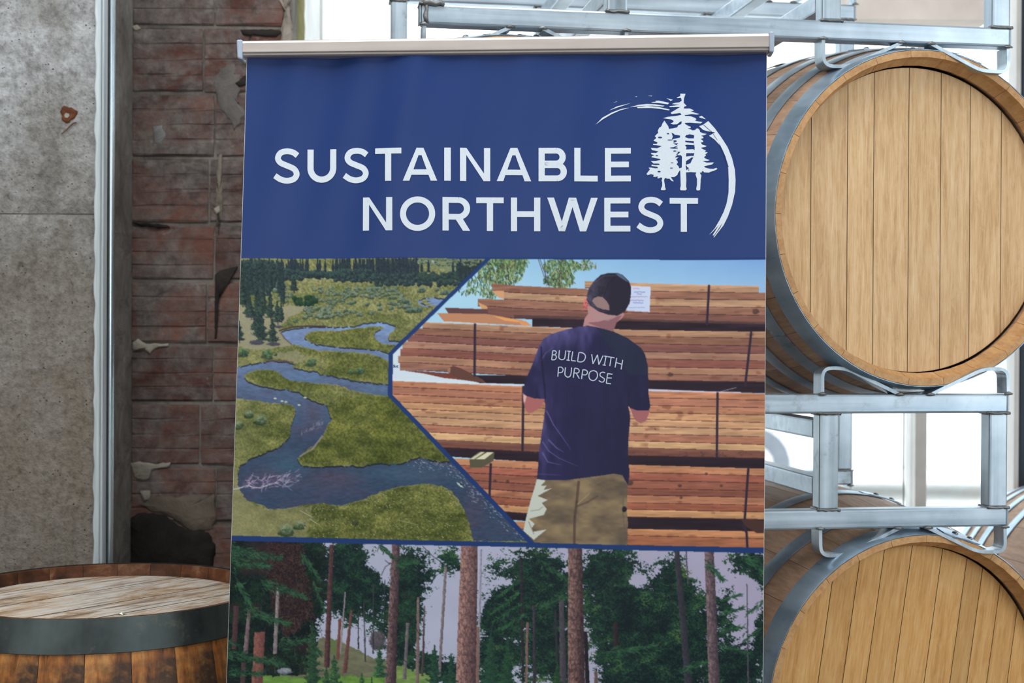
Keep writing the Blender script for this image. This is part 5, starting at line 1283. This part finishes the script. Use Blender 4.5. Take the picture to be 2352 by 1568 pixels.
trunk_ = [(920, 140), (970, 140), (955, 185), (953, 225), (980, 253), (957, 262), (955, 280), (1010, 278), (1048, 292), (1045, 300), (1020, 302), (1060, 318), (1105, 328), (1080, 335), (1030, 330), (990, 338), (962, 340), (965, 348), (1020, 352), (1060, 365), (1075, 378), (1062, 392), (1095, 400), (1132, 405), (1115, 418), (1060, 415), (1010, 412), (965, 415), (965, 425), (1000, 445), (1023, 452), (1015, 465), (990, 465), (1040, 485), (1070, 480), (1080, 560), (1048, 530), (1010, 522), (975, 532), (965, 550), (1000, 562), (1085, 560), (1085, 580), (1050, 588), (965, 584), (970, 598), (1050, 608), (1050, 625), (985, 622), (965, 626), (980, 645), (975, 668), (1045, 664), (1080, 700), (1040, 702), (978, 702), (975, 735), (1030, 728), (1080, 730), (1080, 745), (1030, 742), (975, 778), (972, 830), (978, 855), (975, 870), (978, 960), (975, 1020), (982, 1045), (970, 1056), (925, 1056), (918, 1045), (925, 1010), (920, 870), (902, 850), (935, 840), (937, 735), (925, 722), (890, 722), (925, 690), (860, 690), (888, 672), (860, 660), (900, 632), (880, 632), (900, 610), (850, 612), (890, 590), (850, 572), (918, 556), (918, 536), (870, 530), (848, 514), (812, 510), (812, 475), (850, 470), (890, 460), (900, 440), (930, 428), (935, 400), (920, 405), (890, 430), (850, 433), (826, 425), (850, 412), (858, 400), (830, 385), (790, 380), (757, 375), (800, 362), (880, 352), (932, 340), (920, 322), (880, 328), (838, 335), (828, 322), (865, 300), (900, 278), (922, 266), (880, 267), (820, 270), (813, 262), (870, 253), (918, 243), (870, 243), (840, 240), (870, 228), (912, 222), (935, 205), (925, 178), (895, 182), (885, 178), (920, 162)]
left_ = [(768, 398), (790, 430), (805, 450), (812, 480), (840, 520), (848, 550), (838, 575), (862, 574), (888, 592), (858, 600), (852, 612), (872, 622), (890, 632), (850, 650), (885, 645), (900, 670), (852, 688), (885, 690), (900, 700), (880, 715), (890, 722), (868, 745), (905, 742), (878, 765), (890, 775), (898, 790), (885, 810), (905, 830), (915, 870), (900, 890), (892, 910), (865, 930), (830, 932), (850, 960), (858, 972), (838, 968), (815, 945), (800, 948), (780, 940), (770, 945), (765, 965), (772, 1000), (775, 1030), (783, 1048), (772, 1056), (740, 1056), (735, 1048), (748, 1015), (748, 980), (742, 965), (750, 940), (735, 935), (715, 945), (700, 942), (710, 925), (680, 932), (662, 928), (668, 912), (640, 905), (610, 915), (598, 905), (612, 885), (632, 860), (617, 845), (640, 843), (680, 850), (710, 848), (700, 835), (645, 828), (648, 815), (690, 820), (725, 815), (715, 805), (665, 805), (640, 782), (690, 780), (733, 770), (725, 760), (690, 755), (645, 745), (650, 735), (675, 728), (640, 715), (645, 705), (690, 705), (712, 690), (650, 678), (640, 657), (700, 660), (745, 640), (700, 632), (660, 630), (662, 620), (695, 618), (705, 605), (665, 590), (672, 580), (690, 565), (678, 545), (695, 528), (710, 515), (705, 495), (720, 465), (738, 455), (750, 425)]
right_ = [(1088, 465), (1105, 480), (1110, 500), (1140, 513), (1173, 518), (1150, 530), (1120, 535), (1143, 548), (1138, 560), (1115, 565), (1140, 585), (1138, 595), (1115, 600), (1130, 620), (1172, 633), (1160, 642), (1115, 650), (1140, 665), (1165, 675), (1155, 688), (1182, 695), (1170, 705), (1160, 710), (1165, 725), (1145, 740), (1165, 755), (1200, 768), (1180, 775), (1130, 775), (1170, 792), (1240, 790), (1225, 808), (1175, 820), (1145, 828), (1160, 840), (1200, 850), (1235, 852), (1262, 842), (1275, 852), (1240, 870), (1205, 880), (1195, 887), (1150, 885), (1130, 870), (1125, 885), (1105, 888), (1122, 915), (1115, 950), (1112, 1000), (1110, 1050), (1100, 1056), (1078, 1056), (1072, 1045), (1080, 1000), (1080, 945), (1065, 905), (1075, 885), (1020, 882), (975, 885), (975, 868), (1005, 845), (985, 832), (975, 812), (1000, 806), (1020, 795), (1030, 770), (1045, 745), (1055, 700), (1058, 650), (1050, 600), (1052, 550), (1062, 490), (1070, 470)]
em = polyflat('pine_tree_emblem', [E(trunk_)], INKW, .0007)
polyflat('pine_tree_emblem', [E(left_)], INKW, .00075); polyflat('pine_tree_emblem', [E(right_)], INKW, .00072)
gaps = [arc(1340 + a / 4.126, 180 + b / 4.126, c / 4.126, d / 4.126, 0, 360, 10)[:-1] for a, b, c, d in ((727, 558, 20, 8), (803, 521, 12, 6), (718, 881, 15, 7), (842, 796, 14, 3), (836, 846, 15, 4), (697, 730, 13, 5), (822, 580, 26, 4), (860, 655, 40, 7), (870, 590, 18, 8), (868, 684, 16, 5), (1000, 862, 8, 4))]
polyflat('navy_gap', gaps, NAVY, .0010)
rings = [[(1188, 395), (1250, 465), (1310, 550), (1370, 645), (1410, 745), (1438, 860), (1445, 960), (1440, 1070), (1410, 1200), (1370, 1310), (1330, 1390), (1240, 1505), (1236, 1500), (1300, 1410), (1322, 1362), (1284, 1420), (1240, 1485), (1226, 1484), (1262, 1425), (1290, 1382), (1230, 1446), (1192, 1480), (1245, 1420), (1290, 1345), (1330, 1265), (1360, 1180), (1378, 1080), (1380, 960), (1376, 850), (1350, 740), (1300, 630), (1245, 570), (1195, 535), (1215, 525), (1253, 503), (1180, 492), (1140, 480), (1100, 445), (1140, 430)],
         [(115, 437), (180, 370), (270, 320), (350, 290), (400, 280), (438, 276), (350, 300), (270, 335), (185, 385)], [(440, 272), (520, 250), (600, 242), (680, 245), (768, 258), (755, 266), (660, 258), (560, 260), (480, 268)], [(508, 272), (600, 260), (700, 268), (818, 292), (812, 301), (740, 290), (640, 280), (515, 281)],
         [(643, 225), (690, 220), (680, 212), (715, 210), (815, 230), (800, 244), (720, 234), (650, 229)], [(788, 186), (850, 200), (828, 211)], [(245, 300), (320, 262), (450, 232), (340, 268)], [(1100, 355), (1125, 345), (1165, 378), (1105, 362)], [(490, 170), (512, 169), (502, 175)], [(608, 164), (652, 164), (648, 169)], [(278, 232), (320, 213), (318, 217)]]
for p in rings: polyflat('ring_brush_stroke', [E(p)], INKW, .0007)
polyflat('navy_gap', [E([(1145, 430), (1225, 500), (1228, 508), (1142, 434)]), E([(1235, 516), (1276, 578), (1272, 578), (1232, 520)]), E([(1284, 596), (1320, 665), (1350, 735), (1380, 838), (1374, 838), (1342, 740), (1312, 668)])], NAVY, .0010)
# wording on the shirt inside the printed photograph
def Q(p): return [(1230 + x / 9.408, 780 + y / 9.408) for x, y in p]
def q2(*p): return catmull(Q(p), 4)
ww = 2.35; S_ = []
INKS = m_print('pale_grey_ink', (176, 184, 200))
for line_ in ([(375, 235), (350, 435)], [(500, 225), (500, 225)]): pass
lt = {'B': [[(372, 232), (350, 432)], 'c', [(372, 235), (430, 240), (450, 275), (425, 315), (365, 325)], [(365, 325), (430, 330), (452, 375), (420, 425), (352, 432)]],
      'U': ['c', [(518, 225), (508, 320), (508, 390), (560, 428), (620, 412), (640, 350), (655, 230)]],
      'I': [[(728, 245), (706, 440)], [(690, 242), (762, 250)], [(670, 434), (740, 444)]],
      'L': [[(805, 250), (775, 450)], [(775, 446), (870, 458)]],
      'D': [[(940, 270), (908, 468)], 'c', [(940, 272), (1010, 280), (1068, 320), (1078, 385), (1045, 450), (980, 478), (908, 466)]],
      'W': [[(1215, 312), (1242, 520)], [(1242, 520), (1340, 325)], [(1340, 325), (1370, 535)], [(1370, 535), (1462, 340)]],
      'I2': [[(1525, 355), (1488, 548)], [(1485, 350), (1560, 362)], [(1450, 542), (1518, 552)]], 'T': [[(1565, 365), (1710, 390)], [(1636, 380), (1605, 568)]], 'H': [[(1755, 392), (1720, 598)], [(1885, 435), (1850, 640)], [(1738, 490), (1868, 530)]],
      'P': [[(497, 590), (482, 795)], 'c', [(497, 592), (560, 590), (598, 640), (570, 700), (490, 712)]], 'U2': ['c', [(650, 595), (638, 690), (640, 760), (690, 805), (745, 785), (768, 720), (780, 598)]],
      'R': [[(845, 612), (818, 818)], 'c', [(845, 612), (915, 625), (945, 670), (915, 715), (832, 715)], [(880, 718), (948, 838)]], 'P2': [[(1022, 645), (995, 848)], 'c', [(1022, 647), (1090, 655), (1125, 700), (1090, 755), (1010, 752)]],
      'O': ['c', [(1245, 665), (1185, 690), (1155, 760), (1170, 840), (1230, 880), (1290, 865), (1335, 800), (1330, 710), (1280, 672), (1243, 665)]],
      'S': ['c', [(1505, 712), (1450, 700), (1400, 725), (1400, 780), (1450, 815), (1490, 850), (1470, 905), (1420, 912), (1368, 880)]], 'E': [[(1560, 725), (1530, 940)], [(1560, 730), (1662, 745)], [(1548, 822), (1648, 828)], [(1530, 938), (1632, 952)]]}
for k, segs in lt.items():
    g = []; curve_next = False
    for s in segs:
        if s == 'c': curve_next = True; continue
        if curve_next and len(s) > 2: g.append(stroke(catmull(Q(s), 4), ww))
        else: g.append(stroke(Q(s), ww))
    flat('shirt_letter', g, INKS, .0009, pr)
flat('sheet_lettering', [stroke(catmull(zp(860, 580, 4.9, s), 3), 1.3) for s in ([(214, 1268), (228, 1275), (226, 1290), (214, 1288)], [(236, 1272), (238, 1288), (250, 1288), (252, 1272)], [(274, 1274), (262, 1276), (262, 1290), (276, 1290)])] + [stroke(zp(860, 580, 4.9, [(227, 1256), (228, 1292)]), 1.2)], m_print('dark_blue_ink', (60, 74, 120)), .0009, pr)
# ---- top rail, caps, pole and base
SATIN = m_steel('satin_aluminium_rail', (176, 164, 156), (196, 184, 176), .55, .30, .36, 0, 30); CAPM = m_plain('grey_plastic_cap', (150, 160, 176), .35, 0, .5)
def bframe_pt(px, py, o): return Vector((onplane(np.array([float(px)]), np.array([float(py)]), BP0, BN)[0] + BN * o + BT).tolist())
a0, a1, b0, b1 = bframe_pt(560, 98, 0), bframe_pt(560.5, 133.5, 0), bframe_pt(1764, 80, 0), bframe_pt(1764, 122.5, 0)
ux = (b0 - a0).normalized(); uz = Vector(BN.tolist()); n_ = uz
sec = [(0, .010), (.06, .014), (.2, .0155), (.78, .0155), (.84, .0125), (.93, .0125), (1.0, .008), (1.0, -.012), (0, -.012)]
V = []; Fc = []
for (top, bot) in ((a0, a1), (b0, b1)):
    for (t_, o) in sec: V.append(top.lerp(bot, t_) + n_ * o)
m = len(sec)
Fc = [(k, (k + 1) % m, m + (k + 1) % m, m + k) for k in range(m)] + [tuple(range(m))[::-1], tuple(range(m, 2 * m))]
me = mesh('top_rail', V, Fc, SATIN); bmm = bmesh.new(); bmm.from_mesh(me); bmesh.ops.recalc_face_normals(bmm, faces=bmm.faces); bmm.to_mesh(me); bmm.free()
obj('top_rail', me, ban, bevel=.0012)
for (p0, p1, p2, p3) in (((548, 97), (561.5, 97), (561.5, 143), (550, 140)), ((1763.5, 78.5), (1775.5, 78.5), (1774.5, 127), (1764, 126))):
    V = [bframe_pt(*q, .0175) for q in (p0, p1, p2, p3)] + [bframe_pt(*q, -.014) for q in (p0, p1, p2, p3)]
    me = mesh('end_cap', V, BF, CAPM); bmm = bmesh.new(); bmm.from_mesh(me); bmesh.ops.recalc_face_normals(bmm, faces=bmm.faces); bmm.to_mesh(me); bmm.free()
    obj('end_cap', me, ban, bevel=.0025)
bot = bframe_pt(1140, ZBOT, 0); topc = bframe_pt(1163, 110, -.02)
V, Fc = tube([topc, bot + Vector((0, .02, 0))], .008, 12); obj('support_pole', mesh('support_pole', V, Fc, SATIN, True), ban)
zb = bot.z; print('banner bottom z', zb, 'Y', bot.y)
boxo('base_cassette', (bot.x - .44, bot.x + .44, bot.y - .05, bot.y + .06, .012, zb + .015), SATIN, ban, .012)
for s in (-.3, .3): boxo('foot', (bot.x + s - .03, bot.x + s + .03, bot.y - .16, bot.y + .16, 0, .012), SATIN, ban, .003)
